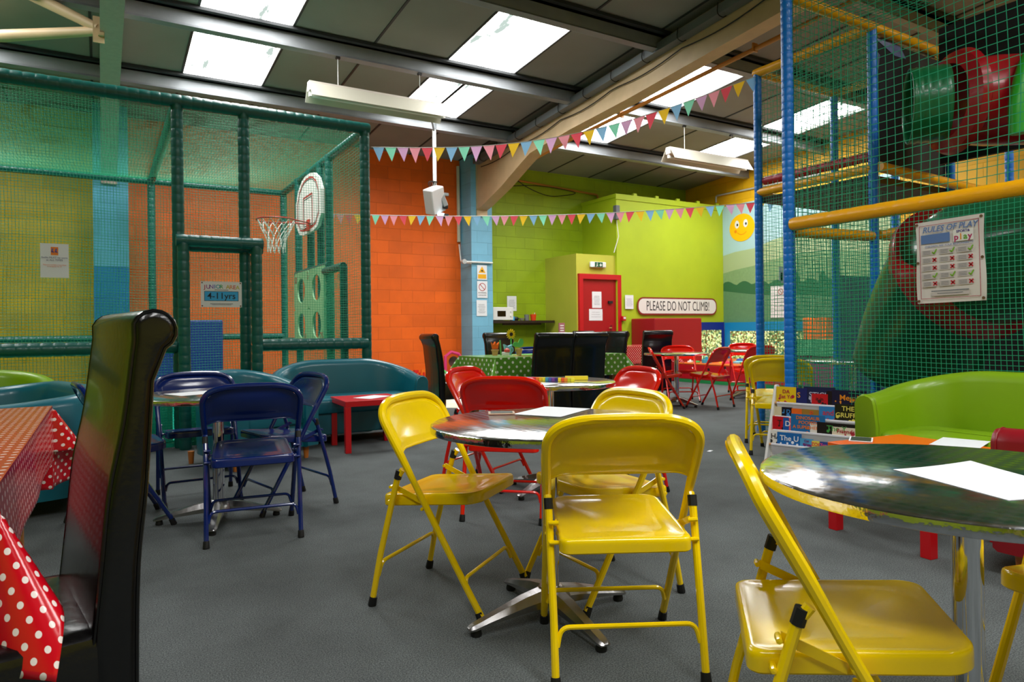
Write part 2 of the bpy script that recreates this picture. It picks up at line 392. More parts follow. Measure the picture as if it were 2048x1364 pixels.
def purlin(y, x0=XL, x1=XR):
    m = MB(); z = rz(y)
    def seg(a, b):
        pr = [(0, -.0), (-.05, -.0), (-.05, -.012), (-.004, -.012), (-.004, -.2), (.055, -.2), (.055, -.185), (.06, -.17), (.066, -.17), (.066, -.212), (0, -.212)]
        pr = [(-.07, 0), (-.07, -.035), (-.008, -.035), (-.008, -.17), (-.03, -.2), (.05, -.215), (.06, -.215), (.06, -.2), (0, -.185), (0, -.035), (0, 0)]
        m.rings([[(X, y+p[0], z+p[1]) for p in pr] for X in (a, b)])
    seg(x0, .04); seg(.24, 6.02); seg(6.33, x1)
    m.b2((x0, y-.13, z-.035), (x1, y+.09, z-.0), 1)  # flat dark strip along the top of the purlin
    return struct(m.build('trim_purlin', [STEEL, mm('dark_strip', '#26282A', .8)], smooth=False))
for y in (-4.6, -2.77, -.95, .87, 2.69, 4.51, 6.33, 8.15, 9.95): purlin(y)
# portal frames: tapered rafter with a haunch at the pilaster
def portal(xc, mt, w=.2):
    m = MB(); prof = [(11.45, 3.28), (11.1, 3.36), (10.4, 3.58), (9.75, 3.84), (9.45, 3.95), (8.3, 4.05), (7, 4.12), (5.5, 4.24), (4.6, 4.31), (YF, rz(YF)-.46)]
    t = .012
    for i in range(len(prof)-1):
        (ya, za), (yb, zb) = prof[i], prof[i+1]
        for (x0, x1, o0, o1) in ((xc-w/2, xc+w/2, 0, .02), (xc-.012, xc+.012, .02, 9), (xc-w/2, xc+w/2, 8, 9)):
            A = []
            for (y, z) in ((ya, za), (yb, zb)):
                top = rz(y)-.04
                lo = z+o0 if o0 < 8 else top-.02; hi = z+o1 if o1 < 8 else top
                A.append([(x0, y, lo), (x1, y, lo), (x1, y, hi), (x0, y, hi)])
            m.rings(A)
    m.b2((xc-w/2, 11.3, 3.2), (xc+w/2, 11.44, rz(11.4)-.03))
    return struct(m.build('rafter', mt, smooth=False))
portal(.12, mm('grey_green_steel', '#BCA89E', .5, noise=.1)); p = portal(6.17, CREAM, .22)
# the cream rafter is boxed in
m = MB(); prof = [(11.45, 3.28), (11.1, 3.36), (10.4, 3.58), (9.75, 3.84), (9.45, 3.95), (8.3, 4.05), (7, 4.12), (5.5, 4.24), (4.6, 4.31), (YF, rz(YF)-.46)]
m.rings([[(6.07, y, z+.01), (6.27, y, z+.01), (6.27, y, rz(y)-.2), (6.07, y, rz(y)-.2)] for y, z in prof])
struct(m.build('trim_rafter_casing', CREAM, smooth=False))
# cable tray and cable along the cream rafter, sprinkler-like pipe beside it
t = thing('cable_tray', 'grey steel cable tray running along the cream rafter under the roof', 'cable tray')
m = MB(); m.rings([[(5.93, y, rz(y)-.23), (6.06, y, rz(y)-.23), (6.06, y, rz(y)-.13), (5.93, y, rz(y)-.13)] for y in (11.2, 8, 4, 0, YF)]); m.build('tray', mm('galvanised', '#7C8286', .45, .6), t, smooth=False)
m = MB()
for i in range(16):
    y = 10.9-i*.62; z = rz(y)-.23; m.tube(smooth_path([(5.92, y, z+.12), (5.91, y, z+.0), (5.99, y, z-.03), (6.05, y, z-.0)], 3), .006, 5)
m.build('hook', BLK, t)
P = []
for i in range(60):
    y = 11.1-i*.17; P.append((6.045, y, rz(y)-.30-.05*abs(sin(i*.42))))
m = MB(); m.tube(P, .008, 5); tag(m.build('cable', BLK), 'black cable drooping along the side of the cream rafter', 'cable')
m = MB(); m.tube([(6.62, 11.7, 3.98), (6.62, 9, 4.16), (6.62, 4, 4.38), (6.62, YF, 4.95)], .028, 10)
for y in (10.5, 7.8, 5.4): m.box((6.62, y, 4.12+(9.7-y)*.05), (.08, .02, .1))
tag(m.build('pipe', mm('ochre_pipe', '#B87A28', .45)), 'long ochre pipe slung under the roof beside the cream rafter', 'pipe')
# bracing tubes at the left rafter
a = Vector((.05, 7.95, 4.09)); t = thing('roof_brace', 'pair of cream bracing tubes bolted to the pale green rafter at top left', 'brace', a)
for q in (fl(0, 72, 4.1), fl(60, -12, 4.45)):
    m = MB(); d = q-a; m.tube([d*.07, d*.94, d*1.6], [.045, .06, .06], 12); m.build('tube', CREAM, t)
m = MB(); m.box((-.04, 0, 0), (.1, .016, .26)); m.box((-.02, 0, -.05), (.05, .1, .03)); m.build('bracket', CREAM, t, smooth=False)
# surface conduits
def conduit(name, pts, r, mt, label, fr=.05):
    m = MB(); m.tube(fillet(pts, fr), r, 8); return tag(m.build(name, mt), label, 'conduit')
GREYP = mm('grey_conduit', '#B8BCBC', .5)
conduit('conduit', [onX(1432, 660-255, XR-.03), onX(1432, 392, XR-.03), onX(1509, 376, XR-.03), onX(1640, 348, XR-.03)], .02, GREYP, 'white conduit along the upper yellow side wall')
conduit('conduit', [(5.9, 11.76, 4.2), (5.9, 11.76, 2.75)], .035, mm('beige_trunking', '#C8C0A8', .5), 'beige vertical trunking on the orange wall beside the pale blue pilaster')
conduit('conduit', [(5.9, 11.75, 2.7), (5.86, 11.6, 2.35), (5.93, 11.32, 2.3)], .012, WHITE, 'white cable looping down beside the pale blue pilaster')
p0 = onY(925, 523, 11.31); p1 = onY(985, 523, 11.31)
t = thing('wall_bar', 'white horizontal bar across the pale blue pilaster', 'bar', p0)
m = MB(); m.tube([(0, 0, 0), (p1.x-p0.x, 0, 0)], .017, 8); m.build('bar', WHITE, t)
m = MB(); m.lathe([(0, -.035), (.045, -.03), (.045, .03), (0, .035)], 12, (.03, 0, 0), axis='Y'); m.build('junction_box', GREYP, t)
a, b, c = onY(1020, 358, 11.75), onY(1195, 390, 11.75), onY(1196, 405, 11.75)
conduit('conduit', [a, b, c], .022, mm('ochre_pipe'), 'ochre pipe on the green back wall above the low shelf')
m = MB(); P = [onY(x, y, 11.72) for x, y in ((1020, 348), (1050, 372), (1090, 390), (1120, 392), (1150, 385), (1080, 372), (1015, 372))]
m.tube(smooth_path(P), .009, 5); tag(m.build('cable', BLK), 'tangled dark cable hung on the green back wall under the roof', 'cable')
m = MB(); a = onY(1018, 374, 11.7); m.lathe([(0, 0), (.045, .01), (.05, .05), (.02, .08), (0, .09)], 12, a); tag(m.build('sensor', WHITE), 'small white sensor under the rafter haunch on the green wall', 'sensor')
# mural on the side wall (painted scene, layered paint areas)
MUR = [mm('mural_sky', '#AED4DE', .6, noise=.06, nscale=1.5), mm('mural_far_hill', '#A9BE92', .6), mm('mural_hill', '#84A878', .6, noise=.1), mm('mural_bush', '#2F6A44', .7),
       mm('mural_field', '#5F8F68', .6, noise=.08), mm('mural_sun', '#FFC400', .5), PAPER, DINK, mm('mural_castle', '#5F6E78', .6), mm('mural_smile', '#F08A10', .5), mm('mural_light_field', '#90B488', .6)]
m = MB(); X = XR-.012
def mpoly(pts, k, mi): m.add([(X-.0015*k, onX(x, y, X).y, onX(x, y, X).z) for x, y in pts], [tuple(range(len(pts)))], mi)
ya = BY-.002
def my(x): return min(onX(x, 500, X).y, ya)
def mcurve(top, bot_z, k, mi):
    pts = [(X-.0015*k, min(onX(x, y, X).y, ya), onX(x, y, X).z) for x, y in top]
    m.add(pts + [(p[0], p[1], bot_z) for p in reversed(pts)], [tuple(range(2*len(pts)))], mi)
m.b2((X, onX(1800, 400, X).y, 1.12), (XR-.001, ya, onX(1441, 415, X).z), 0)
mcurve([(1439, 513), (1470, 504), (1510, 496), (1545, 480), (1600, 462), (1660, 440), (1780, 425)], 1.12, 1, 1)
mcurve([(1439, 548), (1470, 540), (1505, 532), (1545, 520), (1600, 505), (1700, 500), (1780, 505)], 1.12, 2, 2)
B = []
for i in range(60):
    x = 1439+i*5.8; B.append((x, 573-(i*.25)-9*abs(sin(i*.55))-(16 if i in (26, 27, 35, 36) else 0)))
mcurve(B, 1.12, 3, 3)
mcurve([(1439, 583), (1500, 588), (1560, 592), (1620, 590), (1780, 600)], 1.12, 4, 4)
c = onX(1484, 455, X)
def disc(cy, cz, ry, rz_, k, mi, a0=0, a1=360, n=32):
    m.add([(X-.0015*k, cy+ry*cos(radians(a0+(a1-a0)*i/n)), cz+rz_*sin(radians(a0+(a1-a0)*i/n))) for i in range(n+(0 if a1-a0 == 360 else 1))], [tuple(range(n+(0 if a1-a0 == 360 else 1)))], mi)
disc(c.y, c.z, .34, .30, 4, 5)
for dy in (.13, -.10): disc(c.y+dy, c.z+.08, .06, .085, 5, 6); disc(c.y+dy-.012, c.z+.07, .022, .03, 6, 7)
for i in range(10):
    a = radians(215+i*11); b = radians(215+(i+1)*11)
    m.add([(X-.008, c.y+r*cos(q)*1.1, c.z-.02+r*sin(q)) for q, r in ((a, .14), (b, .14), (b, .125), (a, .125))], [(0, 1, 2, 3)], 9)
disc(c.y+.17, c.z-.07, .035, .035, 5, 9)
for (x0, x1, y0, y1) in ((1558, 1566, 533, 562), (1562, 1585, 545, 566), (1582, 1588, 536, 566)):
    mpoly([(x0, y1), (x1, y1), (x1, y0), (x0, y0)], 5, 8)
struct(m.build('wall_right_mural', MUR, smooth=False))
# ceiling projector's picture on the carpet, its light painted into a thin pale sheet
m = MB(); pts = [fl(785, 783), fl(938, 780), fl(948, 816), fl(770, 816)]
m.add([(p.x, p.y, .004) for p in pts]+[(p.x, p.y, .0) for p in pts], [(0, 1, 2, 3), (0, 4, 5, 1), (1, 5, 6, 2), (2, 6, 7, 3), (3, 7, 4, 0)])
mt, nt, N, L, b = nmat('projected_pastel'); nz = N.new('ShaderNodeTexNoise'); nz.inputs['Scale'].default_value = 1.4; rp = N.new('ShaderNodeValToRGB'); tc = N.new('ShaderNodeTexCoord'); L.new(tc.outputs['Object'], nz.inputs['Vector'])
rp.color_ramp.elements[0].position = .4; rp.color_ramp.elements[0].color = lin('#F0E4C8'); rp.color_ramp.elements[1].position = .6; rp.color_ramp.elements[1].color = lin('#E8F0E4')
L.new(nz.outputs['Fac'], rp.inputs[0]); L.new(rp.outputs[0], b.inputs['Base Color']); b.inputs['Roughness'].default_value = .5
tag(m.build('floor_layer', mt, smooth=False), 'pale pastel sheet painted as projector light on the carpet in front of the orange wall', 'mat')

# ------------------------------------------------------------ folding chairs
def rod(m, pts, r, n=8, mi=0): return m.tube(pts, r, n, mi)
def sm(pts, k=5): return smooth_path(pts, k)
HALF = [(.214, .228, .02), (.217, .15, .155), (.222, 0, .418), (.229, -.088, .58), (.2335, -.136, .665), (.230, -.167, .72)]
ARC = [(.200, -.185, .757), (.145, -.196, .777), (.08, -.201, .783), (0, -.203, .785)]
def tube_y(z):  # y of the long tube at a height
    T = [(.02, .228), (.155, .15), (.418, 0), (.58, -.088), (.665, -.136), (.72, -.167), (.757, -.185), (.777, -.196), (.785, -.203)]
    for (a, ya), (b, yb) in zip(T, T[1:]):
        if a <= z <= b: return ya+(yb-ya)*(z-a)/(b-a)
    return T[-1][1] if z > .7 else T[0][1]
def make_chair(col, label, name='folding_chair', group=None):
    t = thing(name, label, 'chair', group=group)
    m = MB(); Rr = [Vector(p) for p in HALF+ARC]; full = Rr + [Vector((-p.x, p.y, p.z)) for p in reversed(Rr[:-1])]
    P = sm(full, 5); m.tube(P, [.0125 if p.z < .5 else .0125+.003*min(1, (p.z-.5)/.1) for p in P], 10); m.build('frame', col, t)
    # back panel: pressed sheet with a raised field and an arched lower edge
    def bp(u, v, off=0):
        x = -.226+.452*u; ax = abs(x)
        zt = .783 if ax < .09 else .783-.075*((ax-.09)/.136)**2.3
        zb = .604 if ax < .16 else .604-.022*((ax-.16)/.066)**2
        z = zb+(zt-zb)*v; y = tube_y(z) - .028*(1-(x/.226)**2)*sin(pi*min(1, v+.15)*.8)
        e = min(u*.452, (1-u)*.452, v*(zt-zb), (1-v)*(zt-zb)); e = max(0, min(1, (e-.012)/.014)); e = e*e*(3-2*e)
        return Vector((x, y+.007*e+off, z))
    m = MB(); m.grid(lambda u, v: bp(u, v, .003), 34, 16); m.grid(lambda u, v: bp(1-u, v, -.003), 34, 16)
    P = [bp(i/30, 0) for i in range(31)]; m.tube(P, .0045, 6); m.build('backrest', col, t)
    # seat
    m = MB(); w2 = .197; out = []
    for (sx, sy, a0, r) in ((1, 1, 0, .055), (-1, 1, 90, .055), (-1, -1, 180, .03), (1, -1, 270, .03)):
        for j in range(9):
            a = radians(a0+90*j/8); cx = sx*((.190 if sy > 0 else .2)-r); cy = (.21 if sy > 0 else -.195)
            out.append((cx+r*cos(a), cy-sy*r+r*sin(a)))
    RG = []
    def szz(x, y, k): return .424+.03*(y+.2)/.4 - .010*max(0, 1-(abs(x)/.17)**2-((y+.02)/.19)**2)*(1 if k < .95 else 0) + .006*max(0, (y-.08)/.12)
    for k in (.02, .2, .4, .6, .75, .86, .92, .955): RG.append([(x*k, y*k+.007*(1-k), szz(x*k, y*k, k)-(.003 if .8 < k < .9 else 0)) for x, y in out])
    for k, dz in ((.975, -.001), (.99, -.004), (.998, -.010), (1.0, -.018), (1.0, -.040), (.985, -.044), (.97, -.040), (.96, -.014), (.5, -.02)): RG.append([(x*k, y*k, szz(x, y, 1)+dz) for x, y in out])
    m.rings(RG); m.build('seat', col, t)
    for s in (-1, 1):
        m = MB(); rod(m, [(s*.222, -.228, .02), (s*.222, -.19, .2), (s*.2255, -.108, .50), (s*.2255, -.085, .532)], .0118, 10); m.build('rear_leg', col, t)
        m = MB(); rod(m, [(s*.2252, -.108, .496), (s*.2257, -.0985, .528)], .0142, 10); m.build('sleeve', BLK, t)
        m = MB(); m.rings([[(s*.206+dx, y, z+dz) for dx, dz in ((-.002, -.011), (.002, -.011), (.002, .011), (-.002, .011))] for y, z in ((-.135, .462), (-.02, .415))])
        for y, z in ((-.14, .462), (-.01, .42), (-.15, .405), (-.005, .39)): m.lathe([(0, -.016), (.006, -.015), (.0075, 0), (.006, .015), (0, .016)], 8, (s*.214, y, z), axis='X')
        m.build('link', col, t)
        for (y, dy) in ((-.23, .007), (.2305, -.014)):
            m = MB(); m.tube([(s*(.222 if y < 0 else .2135), y-dy*.2, 0), (s*(.222 if y < 0 else .2135), y, .004), (s*(.222 if y < 0 else .2145), y+dy, .036)], [.0155, .0165, .0145], 10); m.build('foot_cap', BLK, t)
    for (y0, y1, z0, z1, w, nm) in ((-.205, -.196, .125, .168, .213, 'rear_stretcher'), (.17, .155, .108, .145, .206, 'front_stretcher')):
        m = MB(); rod(m, fillet([(-w, y0, z0-.01), (-w+.012, y1, z1), (w-.012, y1, z1), (w, y0, z0-.01)], .05), .0075, 8); m.build(nm, col, t)
    return t
PROTO = {}
def chair(colname, x, y, fx, fy, label, group, z=0):
    rzv = face_dir(fx, fy)
    if colname not in PROTO:
        t = make_chair({'Y': YEL, 'R': RED, 'B': BLU}[colname], label, group=group); PROTO[colname] = t
        t.location = (x, y, z); t.rotation_euler = (0, 0, rzv); return t
    return dup(PROTO[colname], (x, y, z), rzv, label, group)
GY, GR, GB = 'yellow folding chairs', 'red folding chairs', 'blue folding chairs'
chair('Y', 1.428, 1.742, .476, .88, 'yellow metal folding chair in front, its back to us, tucked under the central round table', GY)
chair('Y', 1.196, 2.478, .595, -.80, 'yellow metal folding chair side-on at the left of the central round table', GY)
chair('Y', 1.74, 2.215, -1, .02, 'yellow metal folding chair behind the central table, facing left', GY)
chair('Y', 1.342, .902, .70, -.714, 'large blurred yellow folding chair in the lower right corner', GY)
chair('Y', 2.04, .62, -.94, .1, 'yellow folding chair cut off by the right edge beyond the table pole', GY)
chair('B', .682, 3.829, .143, .99, 'blue metal folding chair with its back to us at the blue chairs table', GB)
chair('B', .958, 4.334, -.98, -.2, 'blue metal folding chair on the right of its table, facing left', GB)
chair('B', .08, 4.38, .98, .12, 'blue metal folding chair half hidden behind the dark leather chair', GB)
chair('B', .53, 4.80, .0, -1, 'blue metal folding chair behind its round table, in front of the net cage', GB)
chair('R', 2.013, 3.387, .694, .72, 'red metal folding chair with its back to us behind the central table', GR)
chair('R', 2.27, 4.12, .5, -.87, 'red metal folding chair behind the nearer red one, facing the second round table', GR)
chair('R', 2.90, 3.50, -.97, .1, 'red metal folding chair at the right of the table with the coloured blocks', GR)
def cchair(col, cx, cz, fx, fz, label, g):
    x, y = cw(cx, cz); f = cw(fx, fz); return chair(col, x, y, f[0], f[1], label, g)
cchair('R', 2.03, 9.12, .98, -.15, 'red folding chair left of the far round table, facing right', GR)
cchair('R', 2.60, 9.02, -.72, .69, 'red folding chair right of the far round table, seen from behind', GR)
cchair('R', 2.42, 9.85, 0, -1, 'red folding chair on the far side of the far round table', GR)
cchair('R', 3.42, 9.72, -.35, .94, 'red folding chair beside the far blue post, its back to us', GR)
cchair('R', 3.72, 10.85, 0, -1, 'red folding chair farthest away, at the table by the lit panels', GR)
cchair('Y', 2.26, 5.71, .5, .86, 'yellow folding chair beside the blue padded post, nearer of two', GY)
cchair('Y', 2.42, 6.32, .45, .88, 'yellow folding chair by the blue posts, the farther of two', GY)
cchair('R', 4.6, 8.9, -.5, .8, 'red folding chair seen through the green net behind the blue posts', GR)
x, y = cw(.29, 9.95); chair('B', x, y, -.515, -.857, 'small blue folding chair behind the green spotted table', GB)

# ------------------------------------------------------------ round steel tables
def make_table(label):
    t = thing('round_table', label, 'table', group='round steel bistro tables')
    m = MB(); m.lathe([(0, .688), (.395, .688), (.418, .685), (.427, .690), (.430, .702), (.427, .712), (.420, .7155), (0, .7155)], 72); m.build('table_top', TABLETOP, t, angle=30)
    m = MB(); m.lathe([(.4305, .6885), (.4325, .70), (.4305, .7105), (.427, .712), (.427, .688), (.4305, .6885)], 72); m.build('rim', mm('rim_steel', '#C8C8CC', .12, 1, bump=.3, bscale=30), t)
    m = MB(); m.lathe([(.031, .10), (.031, .675), (.06, .678), (.06, .688), (0, .688)], 24); m.box((0, 0, .683), (.3, .05, .008)); m.box((0, 0, .683), (.05, .3, .008)); m.build('pole', CHROME, t)
    m = MB(); m.lathe([(.0, .05), (.075, .052), (.07, .085), (.045, .115), (.036, .12), (0, .12)], 24); m.build('hub', CAST, t)
    for k in range(4):
        a = k*pi/2; m = MB(); RG = []
        for r, w, zt, zb in ((.045, .036, .112, .055), (.12, .034, .098, .050), (.2, .029, .075, .042), (.27, .026, .055, .034), (.315, .024, .042, .026), (.33, .018, .036, .024), (.335, .010, .032, .026)):
            ring = [(r, -w, zb), (r, -w, zb+(zt-zb)*.45), (r, -w*.55, zt), (r, w*.55, zt), (r, w, zb+(zt-zb)*.45), (r, w, zb)]
            RG.append([(p[0]*cos(a)-p[1]*sin(a), p[0]*sin(a)+p[1]*cos(a), p[2]) for p in ring])
        m.rings(RG); f = m.build('leg', CAST, t, angle=28)
        m = MB(); m.lathe([(0, 0), (.018, 0), (.02, .006), (.016, .026), (0, .026)], 12, (.305*cos(a), .305*sin(a), 0)); m.build('glide', BLK, f)
    return t
T0 = make_table('round swirled-steel table in the centre with a paper sheet and a card on it')
TBL = [(1.40, 2.075, -2), (1.645, .785, 10), (.56, 4.16, -14), (2.50, 3.70, 20), (6.68, 6.80, 8)]
TL = ['', 'round swirled-steel table cut off by the right edge, white paper on it', 'round steel table with the four blue chairs', 'round steel table with a row of coloured blocks, red chairs round it',
      'far round steel table with three red chairs']
T0.location = (TBL[0][0], TBL[0][1], 0); T0.rotation_euler.z = radians(TBL[0][2])
for (x, y, a), l in list(zip(TBL, TL))[1:]: dup(T0, (x, y, 0), radians(a), l)
x, y = cw(3.52, 10.25); dup(T0, (x, y, 0), 0, 'farthest round steel table, partly hidden by the far blue post')
x, y = 6.33, 4.04; dup(T0, (x, y, 0), .3, 'round steel table seen through the green net, pink box beyond')
TOP = .7158
def sheet(x, y, z, w, h, rot, label, name='paper_sheet', lines=8, mt=PAPER, curl=.0):
    t = thing(name, label, 'paper', (x, y, z), rot)
    m = MB(); m.grid(lambda u, v: Vector(((u-.5)*w, (v-.5)*h, .001+curl*(u*u)*(v*v))), 8, 8); m.grid(lambda u, v: Vector(((.5-u)*w, (v-.5)*h, .0003+curl*((1-u)**2)*(v*v))), 8, 8); m.build('sheet', mt, t)
    if lines:
        m = MB()
        for i in range(lines): m.box((-.02, h*.38-i*h*.09, .0016), (w*(.7-.15*(i % 3 == 2)), .003, .0003))
        m.build('print', INK, t, smooth=False)
    return t
p = fl(1105, 823, TOP); sheet(p.x, p.y, TOP, .21, .297, radians(-60), 'white paper sheet on the central round table', lines=0)
p = fl(1003, 827, TOP); t = thing('menu_card', 'small dark card with pale border on the central round table', 'card', (p.x, p.y, TOP), radians(-28))
m = MB(); m.box((0, 0, .003), (.105, .075, .004)); m.build('card', mm('card_edge', '#C8A890', .5), t, smooth=False); m = MB(); m.box((0, 0, .0056), (.088, .06, .001)); m.build('face', mm('card_green', '#303C36', .4), t, smooth=False)
p = fl(1975, 962, TOP); sheet(p.x, p.y, TOP, .21, .297, radians(-20), 'white paper sheet with faint print on the table at the right edge', lines=0, curl=.01)
p = fl(398, 786, TOP); sheet(p.x, p.y, TOP, .21, .297, radians(-70), 'paper sheet on the table of the blue chairs', lines=0)
p = fl(1068, 769, TOP); sheet(p.x, p.y, TOP, .21, .297, radians(-62), 'paper sheet beside the coloured blocks on the second round table', lines=0)
BC = ['#5AA8D8', '#F0D818', '#6A3A98', '#E04878', '#D82028', '#F07818', '#F0B818', '#E8D820', '#3898B8', '#4858B0', '#7A3890', '#342878', '#F0D818', '#E85818', '#F09018', '#D8D020', '#E8D820']
for i, c in enumerate(BC):
    p = fl(1044+i*6.3, 757.5+.15*i, TOP+.012)
    m = MB(); m.box((0, 0, .013), (.024, .024, .024)); o = m.build('toy_block', mm('block'+c, c, .35), smooth=False, bevel=.002, loc=(p.x, p.y, TOP), rotz=radians(-30+R.uniform(-6, 6)))
    tag(o, 'small cube toy block in the row of coloured blocks on the second round table', 'toy block', 'coloured toy blocks in a row')
a = fl(1153, 760, TOP); m = MB(); m.box((0, 0, .014), (.15, .024, .026)); tag(m.build('toy_block', mm('block#F0D818'), smooth=False, bevel=.002, loc=(a.x, a.y, TOP), rotz=radians(-33)), 'long yellow toy block at the right end of the coloured row', 'toy block')
# ------------------------------------------------------------ tablecloths on rectangular tables
def cloth_table(x0, x1, y0, y1, h, over, mt, label_t, label_c, near=None, far=None, dg=.55, flare=.04):
    near = near or over; far = far or over
    t = thing('dining_table', label_t, 'table', ((x0+x1)/2, (y0+y1)/2, 0)); w, d = x1-x0, y1-y0
    m = MB(); m.box((0, 0, h-.022), (w, d, .035)); m.build('table_top', WOOD, t, smooth=False, bevel=.004)
    for sx in (-1, 1):
        for sy in (-1, 1):
            m = MB(); m.box((sx*(w/2-.12), sy*(d/2-.08), (h-.04)/2), (.055, .055, h-.04)); m.build('leg', WOOD, t, smooth=False)
    hx, hy = w/2+.006, d/2+.006; nx, ny, no = 40, 30, 20
    S = [-hx-over*(no-i)/no for i in range(no)] + [-hx+2*hx*i/nx for i in range(nx+1)] + [hx+over*(i+1)/no for i in range(no)]
    Tt = [-hy-near*(no-i)/no for i in range(no)] + [-hy+2*hy*i/ny for i in range(ny+1)] + [hy+far*(i+1)/no for i in range(no)]
    rn = random.Random(int(x0*100)); ph = rn.random()*6
    def pos(s, q):
        ds, dq = max(0, abs(s)-hx), max(0, abs(q)-hy); sx, sy = (1 if s > 0 else -1), (1 if q > 0 else -1)
        bx, by = max(-hx, min(hx, s)), max(-hy, min(hy, q))
        r = sqrt(ds*ds+dq*dq)
        if r < 1e-9: return Vector((bx, by, h))
        a = atan2(dq, ds); diag = sin(2*a)
        fl_ = flare + dg*diag + (.02*sin(9*(bx+by)+ph) if diag < .05 else 0)
        hor = r*fl_; dn = sqrt(max(0, r*r-hor*hor))
        # soft roll over the edge
        roll = .012; 
        return Vector((bx+sx*hor*cos(a), by+sy*hor*sin(a), h-dn))
    m = MB(); n = len(S); uv = []
    for q in Tt:
        for s in S: m.v.append(tuple(pos(s, q))); uv.append((s, q))
    for j in range(len(Tt)-1):
        for i in range(n-1): m.f.append((j*n+i, j*n+i+1, (j+1)*n+i+1, (j+1)*n+i)); m.m.append(0)
    o = m.build('tablecloth', mt, uv=uv, angle=50, loc=((x0+x1)/2, (y0+y1)/2, .001))
    sd = o.modifiers.new('solid', 'SOLIDIFY'); sd.thickness = .0015; sd.offset = 1
    tag(o, label_c, 'tablecloth'); return t, o
DOTR = dots_mat('red_spotted_oilcloth', '#C8081C', '#F0E4E0', .046, .0068, .18); DOTG = dots_mat('green_spotted_oilcloth', '#5E9A2C', '#EEF4E0', .098, .0145, .3)
cloth_table(-1.9, -.19, 1.63, 3.54, .745, .20, DOTR, 'long dining table under the red spotted cloth at the left edge', 'shiny red cloth with white dots on the table at the left edge', near=.31, far=.36, dg=.56)
cloth_table(3.63, 5.42, 6.39, 7.25, .75, .25, DOTG, 'dining table under the green spotted cloth in the middle distance', 'green cloth with white dots on the middle distance table')
cloth_table(7.25, 8.55, 8.85, 9.65, .75, .30, DOTR, 'dining table under the red spotted cloth near the red door', 'red cloth with white dots on the far table by the red door')
# ------------------------------------------------------------ scroll-back leather chairs
def make_parsons(label, hb=1.02, group='black leather dining chairs'):
    t = thing('dining_chair', label, 'chair', group=group)
    sc = .043
    F = [(-.17, .46), (-.185, .6), (-.20, .75), (-.225, .88), (-.245, hb-.06)]
    m = MB(); cy, cz = -.285, hb-sc
    front = smooth_path([(0, y, z) for y, z in F], 4); top = [(0, cy+sc*cos(a), cz+sc*sin(a)) for a in [radians(20+i*22) for i in range(11)]]
    back = smooth_path([(0, -.283, cz-.10), (0, -.27, .75), (0, -.255, .6), (0, -.25, .4), (0, -.25, .13)], 4)
    low = [(0, -.19, .13)]
    out = [(p[1], p[2]) for p in list(front)+top+list(back)+low]
    n = len(out)
    def ring(x, k):
        cxx = sum(p[0] for p in out)/n; res = []
        for y, z in out: res.append((x, y, z))
        return res
    import mathutils
    # offset copies inward near the sides to round the edge
    def inset(d):
        res = []
        for i in range(n):
            a, b, c = Vector(out[i-1]), Vector(out[i]), Vector(out[(i+1) % n])
            tn = (c-a).normalized(); nr = Vector((-tn.y, tn.x)); res.append((b.x+nr.x*d, b.y+nr.y*d))
        return res
    RG = []
    for x, d in ((-.225, .018), (-.222, .008), (-.212, .001), (-.205, 0), (.205, 0), (.212, .001), (.222, .008), (.225, .018)): RG.append([(x, p[0], p[1]) for p in inset(d)])
    m.rings(RG); m.build('backrest', LEATH, t, angle=50)
    m = MB()
    for s in (-1, 1): m.tube([(s*.219, p[0], p[1]) for p in inset(.003)][:-1], .0035, 5)
    m.build('piping', LEATH, t)
    m = MB(); RG = []
    for z, k in ((.30, .0), (.301, .004), (.46, .004), (.478, 0), (.488, -.012), (.492, -.035), (.494, -.12)):
        RG.append([(x, y, z) for x, y in rrect(.44+2*k, .44+2*k, .03, 3, 0, .02)])
    m.rings(RG); m.build('seat', LEATH, t)
    for sx in (-1, 1):
        for sy, y in ((1, .2), (-1, -.19)):
            m = MB(); m.rings([[(sx*.19+a*k, y+b*k, z) for a, b in ((-1, -1), (1, -1), (1, 1), (-1, 1))] for z, k in ((0, .016), (.30, .023))]); m.build('leg', mm('brown_wood', '#8A5A30', .4), t, smooth=False)
    return t
PC = make_parsons('large dark leather scroll-back chair in the left foreground beside the red spotted cloth', 1.10)
PC.location = (-.225, 1.70, 0); PC.rotation_euler.z = face_dir(-.985, -.16)
P2 = make_parsons('black leather chair at the left end of the green spotted table, seen side-on')
P2.location = (3.40, 6.95, 0); P2.rotation_euler.z = face_dir(1, -.1)
def pchair(x, y, fx, fy, label): return dup(P2, (x, y, 0), face_dir(fx, fy), label)
p = onY(1109, 700, 5.72); q = onY(1176, 700, 5.80)
pchair(p.x, 6.0, 0, 1, 'black leather chair, back to us, at the green table, left of the pair')
pchair(q.x, 6.06, -.05, 1, 'black leather chair, back to us, at the green table, right of the pair')
pchair(5.37, 6.82, -1, -.1, 'black leather chair at the right end of the green spotted table')
p = onY(1011, 690, 7.62); pchair(p.x+.04, 7.55, .1, -1, 'black leather chair behind the green spotted table, in front of the pale blue pilaster')
pchair(7.08, 7.75, .35, 1, 'black leather chair at the far red spotted table, its back to us')
pchair(7.75, 10.05, -.1, -1, 'black leather chair standing in front of the red door')

